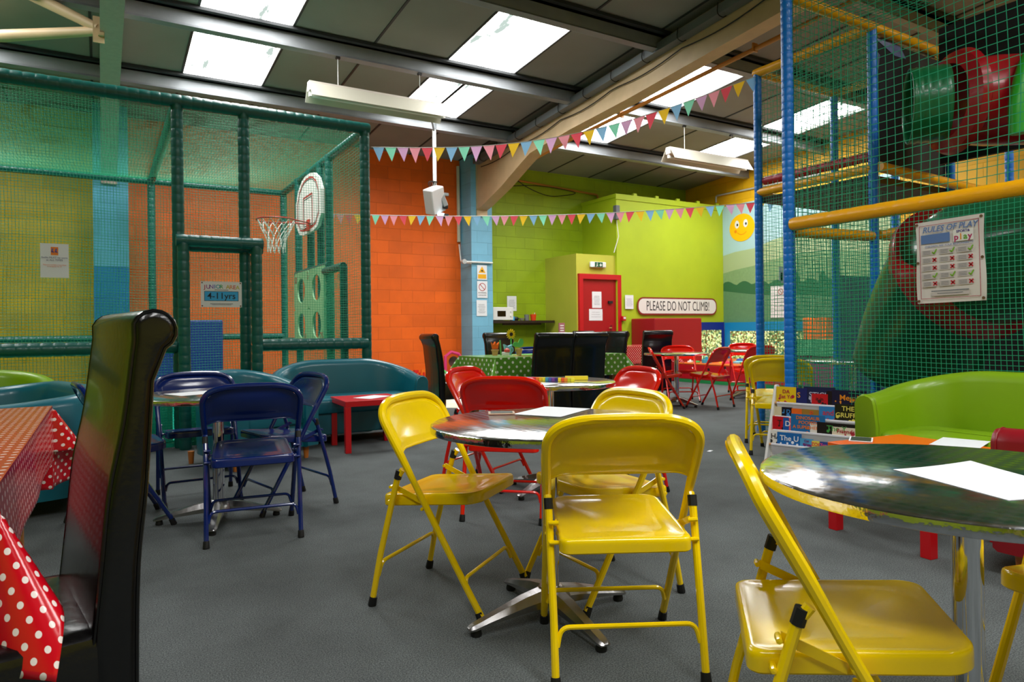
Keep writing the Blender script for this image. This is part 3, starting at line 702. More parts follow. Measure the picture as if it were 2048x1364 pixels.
# ------------------------------------------------------------ tub sofas
def make_sofa(label, vinyl, w, d=.68, hb=.74, ha=.60, name='tub_sofa', loc=(0, 0), f=(0, 1), tilt=0, crease=1):
    t = thing(name, label, 'sofa' if w > 1 else 'armchair', (loc[0], loc[1], 0), face_dir(*f))
    th = .12; hw = w/2-th/2; rb = .30; y1 = d/2; y0 = -d/2+th/2
    path = [(hw, y1)] + [(hw, y1-(y1-y0-rb)*i/6) for i in range(1, 6)]
    path += [(hw-rb+rb*cos(radians(a)), y0+rb+rb*sin(radians(a))) for a in range(0, -91, -10)]
    nb = 14; path += [(hw-rb-(2*hw-2*rb)*i/nb, y0) for i in range(1, nb)]
    path += [(-x, y) for x, y in reversed(path[:6+10])]
    L = [0]
    for a, b in zip(path, path[1:]): L.append(L[-1]+sqrt((a[0]-b[0])**2+(a[1]-b[1])**2))
    T = L[-1]; RG = []
    for i, (x, y) in enumerate(path):
        a, b = path[max(0, i-1)], path[min(len(path)-1, i+1)]; tx, ty = b[0]-a[0], b[1]-a[1]; l = sqrt(tx*tx+ty*ty); nx, ny = -ty/l, tx/l   # inward side is -n? fixed below
        if i == 0 or i == len(path)-1: nx, ny = (1 if x > 0 else -1), 0
        else:
            if nx*x + ny*(y-.2) < 0: nx, ny = -nx, -ny
        u = L[i]/T; e = min(u, 1-u)*T
        k = min(1, e/.85); k = k*k*(3-2*k); h = ha+(hb-ha)*k
        o, n_ = th/2, -th/2-.0
        ring = [(o, .10), (o+.004, .3), (o+.008, h-.05), (o-.008, h-.018), (o-.035, h), (0, h+.004), (-o+.03, h-.003), (-o+.006, h-.022), (-o-.004, h-.06), (-o-.02, .46), (-o-.02, .34), (-o, .10)]
        RG.append([Vector((x+nx*q, y+ny*q, z)) for q, z in ring])
    # rounded arm fronts
    def endcap(rg, s):
        c = sum(rg, Vector())/len(rg); return [Vector((c.x+(p.x-c.x)*(1-.12), p.y+s*.022, c.z+(p.z-c.z)*.965)) for p in rg]
    RG = [endcap(RG[0], 1)] + RG + [endcap(RG[-1], 1)]
    m = MB(); m.rings(RG); m.build('shell', vinyl, t, angle=60)
    for i in (1, len(RG)-2):
        mm_ = MB(); mm_.tube(RG[i][1:-1], .004, 5); mm_.build('piping', vinyl, t)
    m = MB(); RR = []
    for z, k in ((.30, 0), (.31, .008), (.40, .01), (.425, .002), (.437, -.02), (.442, -.08), (.445, -.2)): RR.append([(x, y, z) for x, y in rrect(w-2*th-.02+2*k, d-th-.01+2*k, .05, 4, 0, th/2)])
    m.rings(RR); m.build('seat_cushion', vinyl, t, angle=60)
    m = MB(); m.box((0, .02, .20), (w-2*th+.02, d-.1, .20)); m.build('base', vinyl, t, smooth=False, bevel=.01)
    for sx in (-1, 1):
        for sy in (-1, 1):
            m = MB(); m.lathe([(0, 0), (.018, 0), (.026, .1), (0, .1)], 12, (sx*(w/2-.07), sy*(d/2-.06), 0)); m.build('leg', mm('orange_wood', '#B86A28', .4), t)
    return t
fa = cw(.05, -1)
x, y = cw(-1.64, 6.88)
make_sofa('teal vinyl tub sofa behind the far red coffee table, in front of the net cage', TEAL, 1.46, .60, .775, .60, loc=(2.05, 6.58), f=(.03, -1))
make_sofa('teal vinyl tub armchair between the blue chairs and the teal sofa', TEAL, .80, .72, .74, .60, name='tub_armchair', loc=(1.04, 5.95), f=(.42, -.91))
make_sofa('long dark teal sofa at the left behind the leather chair, seen from its end', TEAL, 1.45, .68, .72, .66, loc=(-.42, 5.45), f=(-.97, -.3))
make_sofa('lime vinyl sofa at the far left edge below the notice on the net', LIME, 1.5, .66, .78, .66, loc=(-1.05, 6.45), f=(.0, -1))
make_sofa('lime green vinyl tub sofa at the right against the play frame net', LIME, 1.45, .62, .775, .64, loc=(4.17, 1.72), f=(-1, .02))
make_sofa('dark red vinyl armchair arm cut off by the right edge', mm('dark_red_vinyl', '#8A0818', .35, bump=.1, bscale=7), .66, .70, .70, .61, name='tub_armchair', loc=(3.53, 1.06), f=(0, 1))
# ------------------------------------------------------------ square coffee tables
def coffee(loc, rot, top, leg, label):
    t = thing('coffee_table', label, 'table', loc, rot)
    m = MB(); m.box((0, 0, .425), (.55, .55, .05)); m.build('table_top', top, t, smooth=False, bevel=.003)
    for sx in (-1, 1):
        for sy in (-1, 1):
            m = MB(); m.box((sx*.25, sy*.25, .20), (.05, .05, .40)); m.build('leg', leg, t, smooth=False, bevel=.002)
    return t
LR = mm('red_laminate', '#C80C18', .35); LO = mm('orange_laminate', '#F0640A', .3)
coffee((2.085, 6.05, 0), radians(-3), LR, LR, 'square red coffee table in front of the teal sofa')
coffee((3.47, 1.90, 0), radians(-7), LO, LR, 'square coffee table with orange top and red legs by the lime sofa')
p = fl(745, 794, .4505); sheet(p.x, p.y, .4505, .21, .297, radians(-60), 'paper sheet on the red coffee table', lines=0)
p = fl(1920, 886, .4505); sheet(p.x, p.y, .4505, .21, .297, radians(-75), 'white sheet on the orange coffee table', lines=0)
p = fl(1722, 880, .4505); t = thing('menu_card', 'small dark green card on the near corner of the orange coffee table', 'card', (p.x, p.y, .4505), radians(-60)); m = MB(); m.box((0, 0, .003), (.11, .15, .004)); m.build('card', PAPER, t, smooth=False); m = MB(); m.box((0, 0, .0055), (.095, .13, .001)); m.build('face', mm('card_green'), t, smooth=False)
# ------------------------------------------------------------ padded frames and nets
def padded(name, a, b, r, mt, parent, pitch=.085, pinch=.05, n=14, taper=True):
    a, b = Vector(a), Vector(b); d = b-a; L = d.length; k = max(2, int(L/pitch)); P = []; rr = []
    rn = random.Random(int(L*1000+a.x*77+a.y*31))
    for i in range(k):
        for f, q in ((0, 1-pinch*1.2), (.09, 1-pinch*.35), (.3, 1.0), (.7, 1+rn.uniform(0, .015)), (.91, 1-pinch*.35)):
            P.append(a+d*((i+f)/k)); rr.append(r*(q+rn.uniform(-.012, .012)))
    P.append(b); rr.append(r*.95)
    m = MB(); m.tube(P, rr, n); return m.build(name, mt, parent, angle=60)
def net(name, p0, u, v, cell, parent, sr=.0018, wob=.006, mt=None, sag=0, seed=1, step=None, cell_v=None, skew=0):
    """knotted netting: every strand is a thin three-sided cord"""
    p0, u, v = Vector(p0), Vector(u), Vector(v); U, V = u.length, v.length; uh, vh = u/U, v/V; nh = uh.cross(vh).normalized()
    cell_v = cell_v or cell; nu, nv = int(U/cell), int(V/cell_v); rn = random.Random(seed); m = MB()
    a1, a2, a3, a4 = [rn.uniform(0, 6) for _ in range(4)]
    def pos(s, q):
        w = sin(pi*min(1, max(0, s/U)))*sin(pi*min(1, max(0, q/V)))
        return p0 + uh*(s+wob*1.2*sin(q*3.1+a1)*w+wob*.2*sin(q*7+s*2+a2)) + vh*(q+wob*1.2*sin(s*2.7+a3)*w+wob*.2*sin(s*8+q*2+a4)) + nh*(sag*w+wob*1.5*sin(s*2.1+q*1.7+a2)*w)
    st = step or max(cell*4, .12)
    def strand(P):
        vs = []; 
        for i, p in enumerate(P):
            T = (P[min(i+1, len(P)-1)]-P[max(0, i-1)]).normalized(); B = nh.cross(T)
            for k in range(3): a = 2*pi*k/3; vs.append(p+(nh*cos(a)+B*sin(a))*sr)
        fs = []
        for i in range(len(P)-1):
            for k in range(3): fs.append((i*3+k, i*3+(k+1) % 3, i*3+3+(k+1) % 3, i*3+3+k))
        m.add(vs, fs)
    k = max(1, int(V/st))
    for i in range(nu+1): strand([pos(i*U/nu, V*j/k) for j in range(k+1)])
    k = max(1, int(U/st))
    for i in range(nv+1): strand([pos(U*j/k, i*V/nv) for j in range(k+1)])
    return m.build(name, mt or NETG, parent, smooth=False)
# --- the green junior cage
CY0 = 7.0; CY1 = 11.0; CXL = -2.6; CXR = 2.41; CZ = 3.20; ZR = .93
cage = thing('net_cage', 'large green padded frame hung with netting, the junior play area at left', 'play cage', (CXR, CY0, 0))
def G(p): return Vector(p)-Vector((CXR, CY0, 0))
def gp(name, a, b, r=.052, **k): return padded(name, G(a), G(b), r, FOAMG, cage, **k)
def kid_ok(): pass
for x in (.62, 1.20, CXR, -1.0): gp('post', (x, CY0, 0), (x, CY0, CZ))
for x in (.62, CXR, -1.6): gp('post', (x, CY1-.25, 0), (x, CY1-.25, CZ), .05)
for y in (8.25, 8.62, 9.1, 9.75): gp('post', (CXR-.02, y, 0 if y in (8.25, 9.75) else .9), (CXR-.02, y, CZ), .05)
gp('rail', (CXL, CY0, CZ), (CXR+.05, CY0, CZ), .06); gp('rail', (CXL, CY1-.25, CZ-.02), (CXR, CY1-.25, CZ-.02), .045)
gp('rail', (CXR, CY0, CZ-.02), (CXR, CY1-.25, CZ-.02), .05); gp('rail', (.62, CY0, CZ-.02), (.62, CY1-.25, CZ-.02), .05); gp('rail', (-1.6, CY0, CZ-.02), (-1.6, CY1-.25, CZ-.02), .05)
gp('rail', (CXL, CY0-.02, ZR), (.60, CY0-.02, ZR), .06); gp('rail', (1.34, CY0-.02, ZR), (CXR, CY0-.02, ZR), .06)
gp('rail', (CXL, CY1-.25, 1.0), (CXR, CY1-.25, 1.0), .045); gp('rail', (CXR-.02, 7.1, ZR), (CXR-.02, CY1-.25, ZR), .05)
gp('rail', (CXR-.04, 8.2, 1.86), (CXR-.04, 9.8, 1.86), .045)
dl, dr_ = onY(368, 620, CY0-.14).x, onY(514, 620, CY0-.14).x
gp('door_post', (dl, CY0-.14, 0), (dl, CY0-.14, 1.88), .052); gp('door_post', (dr_, CY0-.14, 0), (dr_, CY0-.14, 1.88), .052)
gp('door_head', (dl-.06, CY0-.14, 1.90), (dr_+.06, CY0-.14, 1.90), .055); gp('door_head', (.62, CY0-.02, 1.86), (1.36, CY0-.02, 1.86), .045)
# small goal frame inside by the right side
gp('goal_frame', (CXR-.1, 7.45, 0), (CXR-.1, 7.45, 1.78), .045); gp('goal_frame', (CXR-.1, 7.45, 1.78), (CXR-.1, 8.2, 1.78), .045)
NC = .0245
net('netting', G((CXL, CY0, .05)), (CXR-CXL, 0, 0), (0, 0, CZ-.05), NC, cage, .0017, .008, seed=3)
net('netting', G((CXL, CY1-.25, .05)), (CXR-CXL, 0, 0), (0, 0, CZ-.05), .034, cage, .0013, .008, seed=4)
net('netting', G((CXL, CY0, CZ)), (CXR-CXL, 0, 0), (0, CY1-.25-CY0, 0), .034, cage, .0013, .012, seed=5, sag=-.16)
net('netting', G((CXR, CY0, .05)), (0, CY1-.25-CY0, 0), (0, 0, CZ-.05), .034, cage, .0013, .010, seed=6)
net('netting', G((CXR-.12, 7.45, .5)), (0, .75, 0), (0, 0, 1.25), .03, cage, .0018, .02, seed=9)
MATB = mm('turquoise_mat', '#00A888', .4)
m = MB(); m.b2(G((CXL, CY0+.06, .0)), G((CXR-.06, CY1-.32, .06))); m.build('floor_layer', MATB, cage, smooth=False)
m = MB(); m.b2(G((CXL, CY0+.03, .06)), G((.56, CY0+.05, .50))); m.b2(G((.70, CY0+.03, .06)), G((CXR-.08, CY0+.05, .50))); m.build('kick_panel', MATB, cage, smooth=False)
# green target board with holes
m = MB(); X0 = CXR-.10; holes = [(9.32, 1.56, .19, .22), (8.62, 1.56, .19, .22), (9.32, 1.14, .19, .19), (8.66, 1.14, .19, .17)]
n = 40; y0b, y1b, z0b, z1b = 8.22, 9.72, .93, 1.86
cells = [(y0b, 8.95, z0b, 1.36), (8.95, y1b, z0b, 1.36), (y0b, 8.95, 1.36, z1b), (8.95, y1b, 1.36, z1b)]
for (ya, yb, za, zb) in cells:
    cyy, czz = (ya+yb)/2, (za+zb)/2; ry, rzz = .20, .165; o = []; inn = []
    for i in range(n):
        a = 2*pi*i/n; c, s = cos(a), sin(a); k = min((yb-ya)/2/max(abs(c), 1e-6), (zb-za)/2/max(abs(s), 1e-6)); o.append((cyy+c*k, czz+s*k)); inn.append((cyy+c*ry, czz+s*rzz))
    vs = []
    for x in (X0, X0+.02): vs += [G((x, q[0], q[1])) for q in o]+[G((x, q[0], q[1])) for q in inn]
    fs = []
    for i in range(n):
        j = (i+1) % n; fs += [(i, j, n+j, n+i), (2*n+j, 2*n+i, 3*n+i, 3*n+j), (n+i, n+j, 3*n+j, 3*n+i), (i, 2*n+i, 2*n+j, j)]
    m.add(vs, fs)
tb = m.build('target_board', mm('board_green', '#8CBC8E', .5), cage, smooth=False)
for s_, y, z in (('50', 9.62, 1.76), ('5', 8.98, 1.78), ('10', 9.15, .99), ('25', 8.35, 1.0)): text(s_, .13, G((X0-.003, y, z)), mm('red_ink', '#B01818', .6), tb, rot=(pi/2, 0, -pi/2), name='number')
# hoop
bb = onX(617, 408, CXR-.13)
hoop = thing('basketball_hoop', 'white basketball backboard with red ring and white net inside the green cage', 'basketball hoop', (CXR-.12, bb.y, bb.z))
def board(w, h): return [(-w*.5, -h*.28), (-w*.36, -h*.46), (-w*.2, -h*.5), (w*.2, -h*.5), (w*.36, -h*.46), (w*.5, -h*.28), (w*.5, h*.12), (w*.40, h*.33), (w*.24, h*.46), (w*.1, h*.5), (-w*.1, h*.5), (-w*.24, h*.46), (-w*.40, h*.33), (-w*.5, h*.12)]
bw, bh = 1.22, .74
m = MB(); o = board(bw, bh); n = len(o); m.add([(-.02, y, z) for y, z in o]+[(.02, y, z) for y, z in o], [tuple(range(n)), tuple(reversed(range(n, 2*n)))]+[(i, n+i, n+(i+1) % n, (i+1) % n) for i in range(n)])
bd = m.build('backboard', WHITE, hoop, smooth=False)
def outline(m, pts, w, x):
    n = len(pts)
    for i in range(n):
        a, b = Vector(pts[i]), Vector(pts[(i+1) % n]); d = (b-a).normalized(); nn = Vector((-d.y, d.x))*w/2
        m.add([(x, *(a-nn)), (x, *(b-nn)), (x, *(b+nn)), (x, *(a+nn))], [(0, 1, 2, 3)])
m = MB(); outline(m, board(bw*.84, bh*.86), .022, -.0215); outline(m, [(-.22, -.30), (.22, -.30), (.22, .10), (-.22, .10)], .022, -.0215); m.build('red_line', mm('red_ink'), bd, smooth=False)
m = MB(); outline(m, board(bw*.79, bh*.80), .010, -.0215); outline(m, [(-.19, -.27), (.19, -.27), (.19, .07), (-.19, .07)], .010, -.0217); m.build('black_line', DINK, bd, smooth=False)
hc = Vector((-.42, -.05, -.24)); m = MB(); m.tube([hc+Vector((.23*cos(a), .23*sin(a), 0)) for a in [2*pi*i/36 for i in range(36)]], .011, 8, closed=True)
for s in (-1, 1): m.tube([hc+Vector((.21, s*.09, 0)), (-.02, s*.05-.05, -.26)], .008, 6); m.tube([hc+Vector((.12, s*.19, 0)), (-.02, s*.06-.05, -.26)], .006, 6)
m.box((-.03, -.05, -.28), (.02, .12, .14)); m.build('ring', mm('hoop_red', '#C03028', .4), hoop)
m = MB(); N_ = 12
for s in (-1, 1):
    for k in range(N_):
        P = []
        for i in range(9):
            q = i/8; a = 2*pi*(k/N_)+s*q*1.1; r = .225-.12*min(1, q*1.5); P.append(hc+Vector((r*cos(a), r*sin(a), -.40*q)))
        m.tube(P, .005, 4)
m.build('net', WHITE, hoop)
# blue padded block and dark panels inside the cage
m = MB(); a = onY(300, 760, 10.3); b = onY(446, 640, 10.3); m.b2((a.x, 10.3, .06), (b.x, 10.65, b.z)); tag(m.build('soft_block', mm('navy_vinyl', '#12307A', .4), smooth=False, bevel=.02), 'navy padded block standing inside the green cage', 'soft block')
# --- the tall play frame at right
PX0, PX1, PX2 = 4.588, 5.718, 6.98; PY = (.0, 1.2, 2.25, 3.44, 4.64)
FZ = 3.62; MZ = 1.84
fr = thing('climbing_gym', 'tall blue and yellow padded climbing frame wrapped in green netting at right', 'climbing frame', (PX0, PY[3], 0))
def H(p): return Vector(p)-Vector((PX0, PY[3], 0))
def bp_(a, b, mt=FOAMB, nm='post', r=.043, **k): return padded(nm, H(a), H(b), r, mt, fr, **k)
TOPZ = 4.45
bp_((PX0, PY[3], 0), (PX0, PY[3], TOPZ), r=.046, pitch=.055); bp_((PX0, PY[0], 0), (PX0, PY[0], TOPZ))
bp_((PX1, PY[4], 0), (PX1, PY[4], FZ), r=.041, pitch=.06); bp_((PX1, PY[3], 0), (PX1, PY[3], TOPZ-.85), r=.040)
for x, y in ((PX1, PY[1]), (PX2, PY[3]), (PX2, PY[4]), (PX2, PY[1]), (8.15, PY[4]), (8.15, PY[3])): bp_((x, y, 0), (x, y, FZ), r=.040)
bp_((PX1, PY[2], 0), (PX1, PY[2], 2.4), r=.040)
def yr(a, b, r=.045, mt=FOAMY, nm='rail'): return bp_(a, b, mt, nm, r, pitch=.16, pinch=.04)
yr((PX0, PY[3]-.03, MZ), (PX0, PY[0], MZ), .052); yr((PX0+.03, PY[3], MZ-.05), (PX1-.04, PY[3], MZ-.02)); yr((PX1+.05, PY[3], MZ), (PX2, PY[3], MZ))
yr((PX1, PY[4], 2.41), (PX1, PY[3], 2.41), .04); bp_((PX1+.03, PY[4]-.05, 2.52), (PX1+.03, PY[3], 2.52), FOAMR, 'rail', .042, pitch=.12)
yr((PX1, PY[4]+.03, FZ), (PX1, PY[3], FZ), .045); yr((PX1, PY[4], FZ), (PX2, PY[4], FZ), .04); yr((PX1, PY[3], FZ), (PX2, PY[3], FZ), .04); yr((PX2, PY[4], FZ), (PX2, PY[3], FZ), .04)
yr((PX0, PY[3], FZ), (PX2+.8, PY[3], FZ), .045); yr((PX0, PY[3], TOPZ), (PX0, PY[0], TOPZ)); yr((PX1, PY[3]-.05, 2.41), (PX2+1, PY[3]-.05, 2.36)); yr((PX1, PY[4], 2.38), (PX2, PY[4], 2.38), .04); yr((PX1+.05, PY[3]-.1, MZ), (PX1+.05, PY[1], MZ), .04)
NS = .030; NB = .055
ly = PY[3]-PY[0]
net('netting', H((PX0-.02, PY[0], .02)), (0, ly, 0), (0, 0, MZ-.04), NS, fr, .0023, .008, seed=11)
net('netting', H((PX0-.0, PY[0], MZ+.05)), (0, ly, 0), (0, 0, TOPZ-MZ-.05), NB, fr, .0028, .014, seed=12)
net('netting', H((PX0, PY[3], .02)), (PX1-PX0, 0, 0), (0, 0, MZ-.1), NS, fr, .0023, .012, seed=13)
net('netting', H((PX0, PY[3], MZ)), (PX1-PX0, 0, 0), (0, 0, FZ-MZ), NB, fr, .0028, .014, seed=14)
net('netting', H((PX1, PY[3], .02)), (0, PY[4]-PY[3], 0), (0, 0, 2.36), NS, fr, .0018, .010, seed=15)
net('netting', H((PX1, PY[3], 2.45)), (0, PY[4]-PY[3], 0), (0, 0, FZ-2.45), NB, fr, .0028, .014, seed=16)
net('netting', H((PX1, PY[3], FZ-.02)), (PX2-PX1, 0, 0), (0, PY[4]-PY[3], 0), NB, fr, .0028, .02, seed=17, sag=-.1)
net('netting', H((PX0, PY[0], FZ)), (PX1-PX0, 0, 0), (0, ly, 0), NB, fr, .0028, .02, seed=18, sag=-.06)
net('netting', H((PX1, PY[4], .02)), (PX2-PX1, 0, 0), (0, 0, FZ), .05, fr, .0019, .014, seed=19)
net('netting', H((PX2, PY[3], .02)), (0, PY[4]-PY[3], 0), (0, 0, FZ), .05, fr, .0019, .014, seed=20)
net('netting', H((PX1+.02, PY[3], .02)), (PX2-PX1, 0, 0), (0, 0, 2.2), .045, fr, .0019, .014, seed=21)
BV = mm('black_vinyl', '#040405', .7); NAVY = mm('navy_vinyl', '#12307A', .4)
m = MB(); m.b2(H((PX1+.05, PY[3]+.03, 2.46)), H((PX2-.03, PY[3]+.06, FZ-.06))); m.build('crash_panel', BV, fr, smooth=False)
m = MB(); m.b2(H((6.5, .3, 2.5)), H((6.55, PY[3]-.15, FZ+.1))); m.build('crash_panel', BV, fr, smooth=False)
m = MB(); m.b2(H((PX2+.03, PY[4]+.03, .02)), H((8.0, PY[4]+.06, 1.62))); m.build('crash_panel', NAVY, fr, smooth=False)
m = MB(); m.b2(H((7.0, .5, .02)), H((7.05, PY[3]-.1, 1.75))); m.build('crash_panel', BV, fr, smooth=False)
m = MB(); m.b2(H((PX1+.02, PY[3]+.03, 2.30)), H((PX2-.02, PY[4]-.03, 2.36))); m.build('deck', mm('brown_mat', '#3A2418', .6), fr, smooth=False)
# silver patterned pennants of vinyl at the top of the dark panel
m = MB()
for P_ in (((1752, 78), (1768, 72), (1800, 92), (1812, 118), (1790, 112)), ((1752, 100), (1760, 110), (1757, 140)), ((1835, 95), (1872, 110), (1868, 118), (1838, 106))): m.add([H(onY(x, y, PY[3]+.025)) for x, y in P_], [tuple(range(len(P_)))])
m.build('silver_patch', mm('silver_patch', '#7078A0', .4, noise=.4, nscale=20), fr, smooth=False)
# --- tubes: the big green slide and the drums upstairs
GT = mm('slide_green', '#14603A', .28, coat=.3); RT = mm('drum_red', '#A00A18', .3, coat=.2)
sl = thing('tube_slide', 'big green tube slide with a red flange behind the lower right net', 'slide', (5.45, 2.0, 0))
def bend(c, pts, r, name, mt, n=36, ribs=0):
    P = smooth_path(pts, 7); m = MB(); rr = [r*(1+(.02 if (ribs and i % ribs == 0) else 0)) for i in range(len(P))]; m.tube(P, rr, n, cap=False); o = m.build(name, mt, c, angle=50)
    sd = o.modifiers.new('s', 'SOLIDIFY'); sd.thickness = .012; return o
bend(sl, [(.22, 1.10, .70), (.10, .90, 1.10), (-.13, .55, 1.43), (-.25, .0, 1.54), (-.28, -.9, 1.60)], .45, 'tube', GT)
m = MB(); P0 = Vector((-.13, .55, 1.43)); d = Vector((-.22, -.55, .30)).normalized()
m.tube([P0+d*-.03, P0+d*-.03, P0+d*.03, P0+d*.03], [.45, .535, .535, .45], 48, cap=False); m.build('flange', RT, sl)
m = MB(); P0 = Vector((.22, 1.10, .70)); d = Vector((-.12, -.17, .40)).normalized(); m.tube([P0+d*.02, P0+d*.03], [.01, .445], 36); m.build('mouth', mm('dark_inside', '#081410', .7), sl)
c = Vector((*cw(3.55, 5.2), 2.74)); dr = thing('drum_tunnel', 'red and green crawl drums in the upper deck of the play frame', 'tunnel', c); rx = Vector((.857, -.515, 0)); fw = Vector((.515, .857, 0))
bend(dr, [rx*-.46+fw*.1, rx*-.36+fw*.06, rx*-.22], .28, 'drum', mm('drum_green', '#0E6A3C', .35, coat=.3), ribs=3)
m = MB(); m.tube([rx*-.24, rx*-.20, rx*-.15, rx*-.11], [.28, .37, .39, .34], 40, cap=False); m.build('red_rim', RT, dr)
m = MB(); m.tube([rx*-.12, rx*.1-fw*.02, rx*.5-fw*.06], [.31, .33, .33], 40, cap=False); m.build('red_drum', RT, dr)
m = MB(); m.tube(smooth_path([rx*.0-fw*.42+Vector((0, 0, -.36)), rx*.01-fw*.42+Vector((0, 0, -.1)), rx*.12-fw*.4+Vector((0, 0, .2)), rx*.34-fw*.35+Vector((0, 0, .40))]), .055, 12); m.build('green_arch', mm('bright_green', '#28A028', .4), dr)
m = MB(); X = 5.9; a = onX(1770, 680, X); 
m.add([(X, onX(x, y, X).y, max(.02, onX(x, y, X).z)) for x, y in ((1792, 660), (1858, 760), (1792, 760))]+[(X+.05, onX(x, y, X).y, max(.02, onX(x, y, X).z)) for x, y in ((1792, 660), (1858, 760), (1792, 760))], [(0, 1, 2), (5, 4, 3), (0, 3, 4, 1), (1, 4, 5, 2), (2, 5, 3, 0)])
tag(m.build('soft_wedge', mm('sea_print', '#1E5AA0', .5, noise=.6, nscale=9), smooth=False), 'blue printed soft wedge low behind the slide', 'soft play wedge')

# ------------------------------------------------------------ notices and signs
def plate(name, label, cat, loc, rotz, w, h, mt=PAPER, th=.002, r=.0, group=None):
    t = thing(name, label, cat, loc, rotz, group)
    m = MB(); pts = rrect(w, h, r, 6) if r else [(-w/2, -h/2), (w/2, -h/2), (w/2, h/2), (-w/2, h/2)]
    m.prism(pts, -th, 0); m.build('sheet' if mt is PAPER else 'board', mt, t, smooth=False); return t
def lines(t, rows, th=.002, mt=INK, name='print'):
    m = MB()
    for (cx, cz, w, h) in rows: m.box((cx, -th-.0004, cz), (w, .0006, h))
    m.build(name, mt, t, smooth=False)
def notice(name, label, wall_fn, W_, x0, y0, x1, y1, face, rows=7, mt=PAPER, heads=0):
    a, b = wall_fn(x0, y0, W_), wall_fn(x1, y1, W_); c = (a+b)/2
    w = (b-a).xy.length; h = abs(a.z-b.z); t = plate(name, label, 'notice', c, face, w, h, mt)
    R2 = random.Random(int(x0)); lines(t, [(R2.uniform(-.02, .02)*w, h*(.22-i*.6/rows), w*R2.uniform(.5, .75), h*.018) for i in range(rows)]); return t, w, h
t, w, h = notice('wall_notice', 'yellow warning triangle notice, topmost on the pale blue pilaster', onY, 11.335, 954, 530, 974, 560, 0, 0)
m = MB(); m.prism([(-w*.36, -h*.02), (w*.36, -h*.02), (0, h*.42)], -.003, -.002); m.b2((-w*.42, -.003, -h*.42), (w*.42, -.002, -h*.12)); m.build('yellow_panel', mm('warn_yellow', '#F0B010', .5), t, smooth=False)
m = MB(); m.prism([(-w*.14, h*.08), (w*.16, h*.06), (0, h*.2)], -.0036, -.003); m.build('symbol', DINK, t, smooth=False)
t, w, h = notice('wall_notice', 'no smoking notice on the pale blue pilaster, below the yellow warning', onY, 11.335, 954, 562, 975, 596, 0, 0)
m = MB(); m.lathe([(h*.2, -.003), (h*.2, -.0025), (h*.24, -.0025), (h*.24, -.003), (h*.2, -.003)], 28, (0, 0, h*.15), axis='Y'); m.box((0, -.0028, h*.15), (h*.42, .0006, h*.04), ry=radians(45)); m.build('red_ring', mm('red_ink'), t, smooth=False)
text('NO SMOKING', h*.11, (0, -.0035, -h*.2), DINK, t, sx=.8); text('IS NOT ALLOWED', h*.09, (0, -.0035, -h*.34), DINK, t, sx=.7)
notice('wall_notice', 'plain white notice, lowest on the pale blue pilaster', onY, 11.335, 953, 600, 974, 632, 0, 8)
notice('wall_notice', 'white notice on the green wall behind the microwave', onY, WY-.006, 1014, 592, 1033, 622, 0, 7)
notice('wall_notice', 'white notice on the lime wall right of the red door', onY, BY-.025, 1250, 590, 1267, 618, 0, 6)
# please do not climb
a, b = onY(1274, 594, BY-.025), onY(1433, 630, BY-.025); c = (a+b)/2; w = b.x-a.x; h = a.z-b.z
t = plate('wall_sign', 'long white sign reading PLEASE DO NOT CLIMB! with a dark red border', 'sign', c, 0, w, h*1.0, mm('maroon', '#8A2020', .5), .012, r=h*.42)
m = MB(); m.prism(rrect(w-.06, h-.06, h*.36, 6), -.015, -.012); m.build('white_face', WHITE, t, smooth=False)
text('PLEASE DO NOT CLIMB!', h*.78, (0, -.016, -.005), DINK, t, sx=(w*.9)/(h*.78*12.2), name='lettering')
# notice on the mural and in the cage
t, w, h = notice('wall_notice', 'white notice on the painted hills, between the two blue posts', onX, XR-.03, 1541, 573, 1583, 635, -pi/2, 5)
m = MB(); m.lathe([(.05, -.003), (.05, -.0025), (.062, -.0025), (.062, -.003), (.05, -.003)], 24, (0, 0, h*.32), axis='Y'); m.box((0, -.0028, h*.32), (.11, .0006, .012), ry=radians(45)); m.build('red_ring', mm('red_ink'), t, smooth=False)
a, b = onY(80, 486, CY0-.03), onY(138, 556, CY0-.03)
w = b.x-a.x; h = a.z-b.z; t = plate('hanging_notice', 'white laminated socks notice tied to the green net at far left', 'notice', (a+b)/2, 0, w, h)
m = MB(); m.b2((-w*.13, -.003, h*.16), (w*.13, -.002, h*.40)); m.build('orange_square', mm('sign_orange', '#F08018', .5), t, smooth=False)
m = MB()
for s in (-1, 1): m.box((s*.013-.003, -.0035, h*.30), (.011, .001, .03), ry=.2); m.box((s*.013+.001, -.0035, h*.255), (.018, .001, .009), ry=.2)
m.build('socks', mm('sock_purple', '#6A5AA0', .5), t, smooth=False)
text('Socks MUST be worn\nat ALL TIMES', .021, (0, -.003, h*.05), mm('sign_blue_ink', '#48507A', .6), t); text('They are available to purchase\nat reception for £1', .0135, (0, -.003, -h*.15), mm('sign_orange'), t)
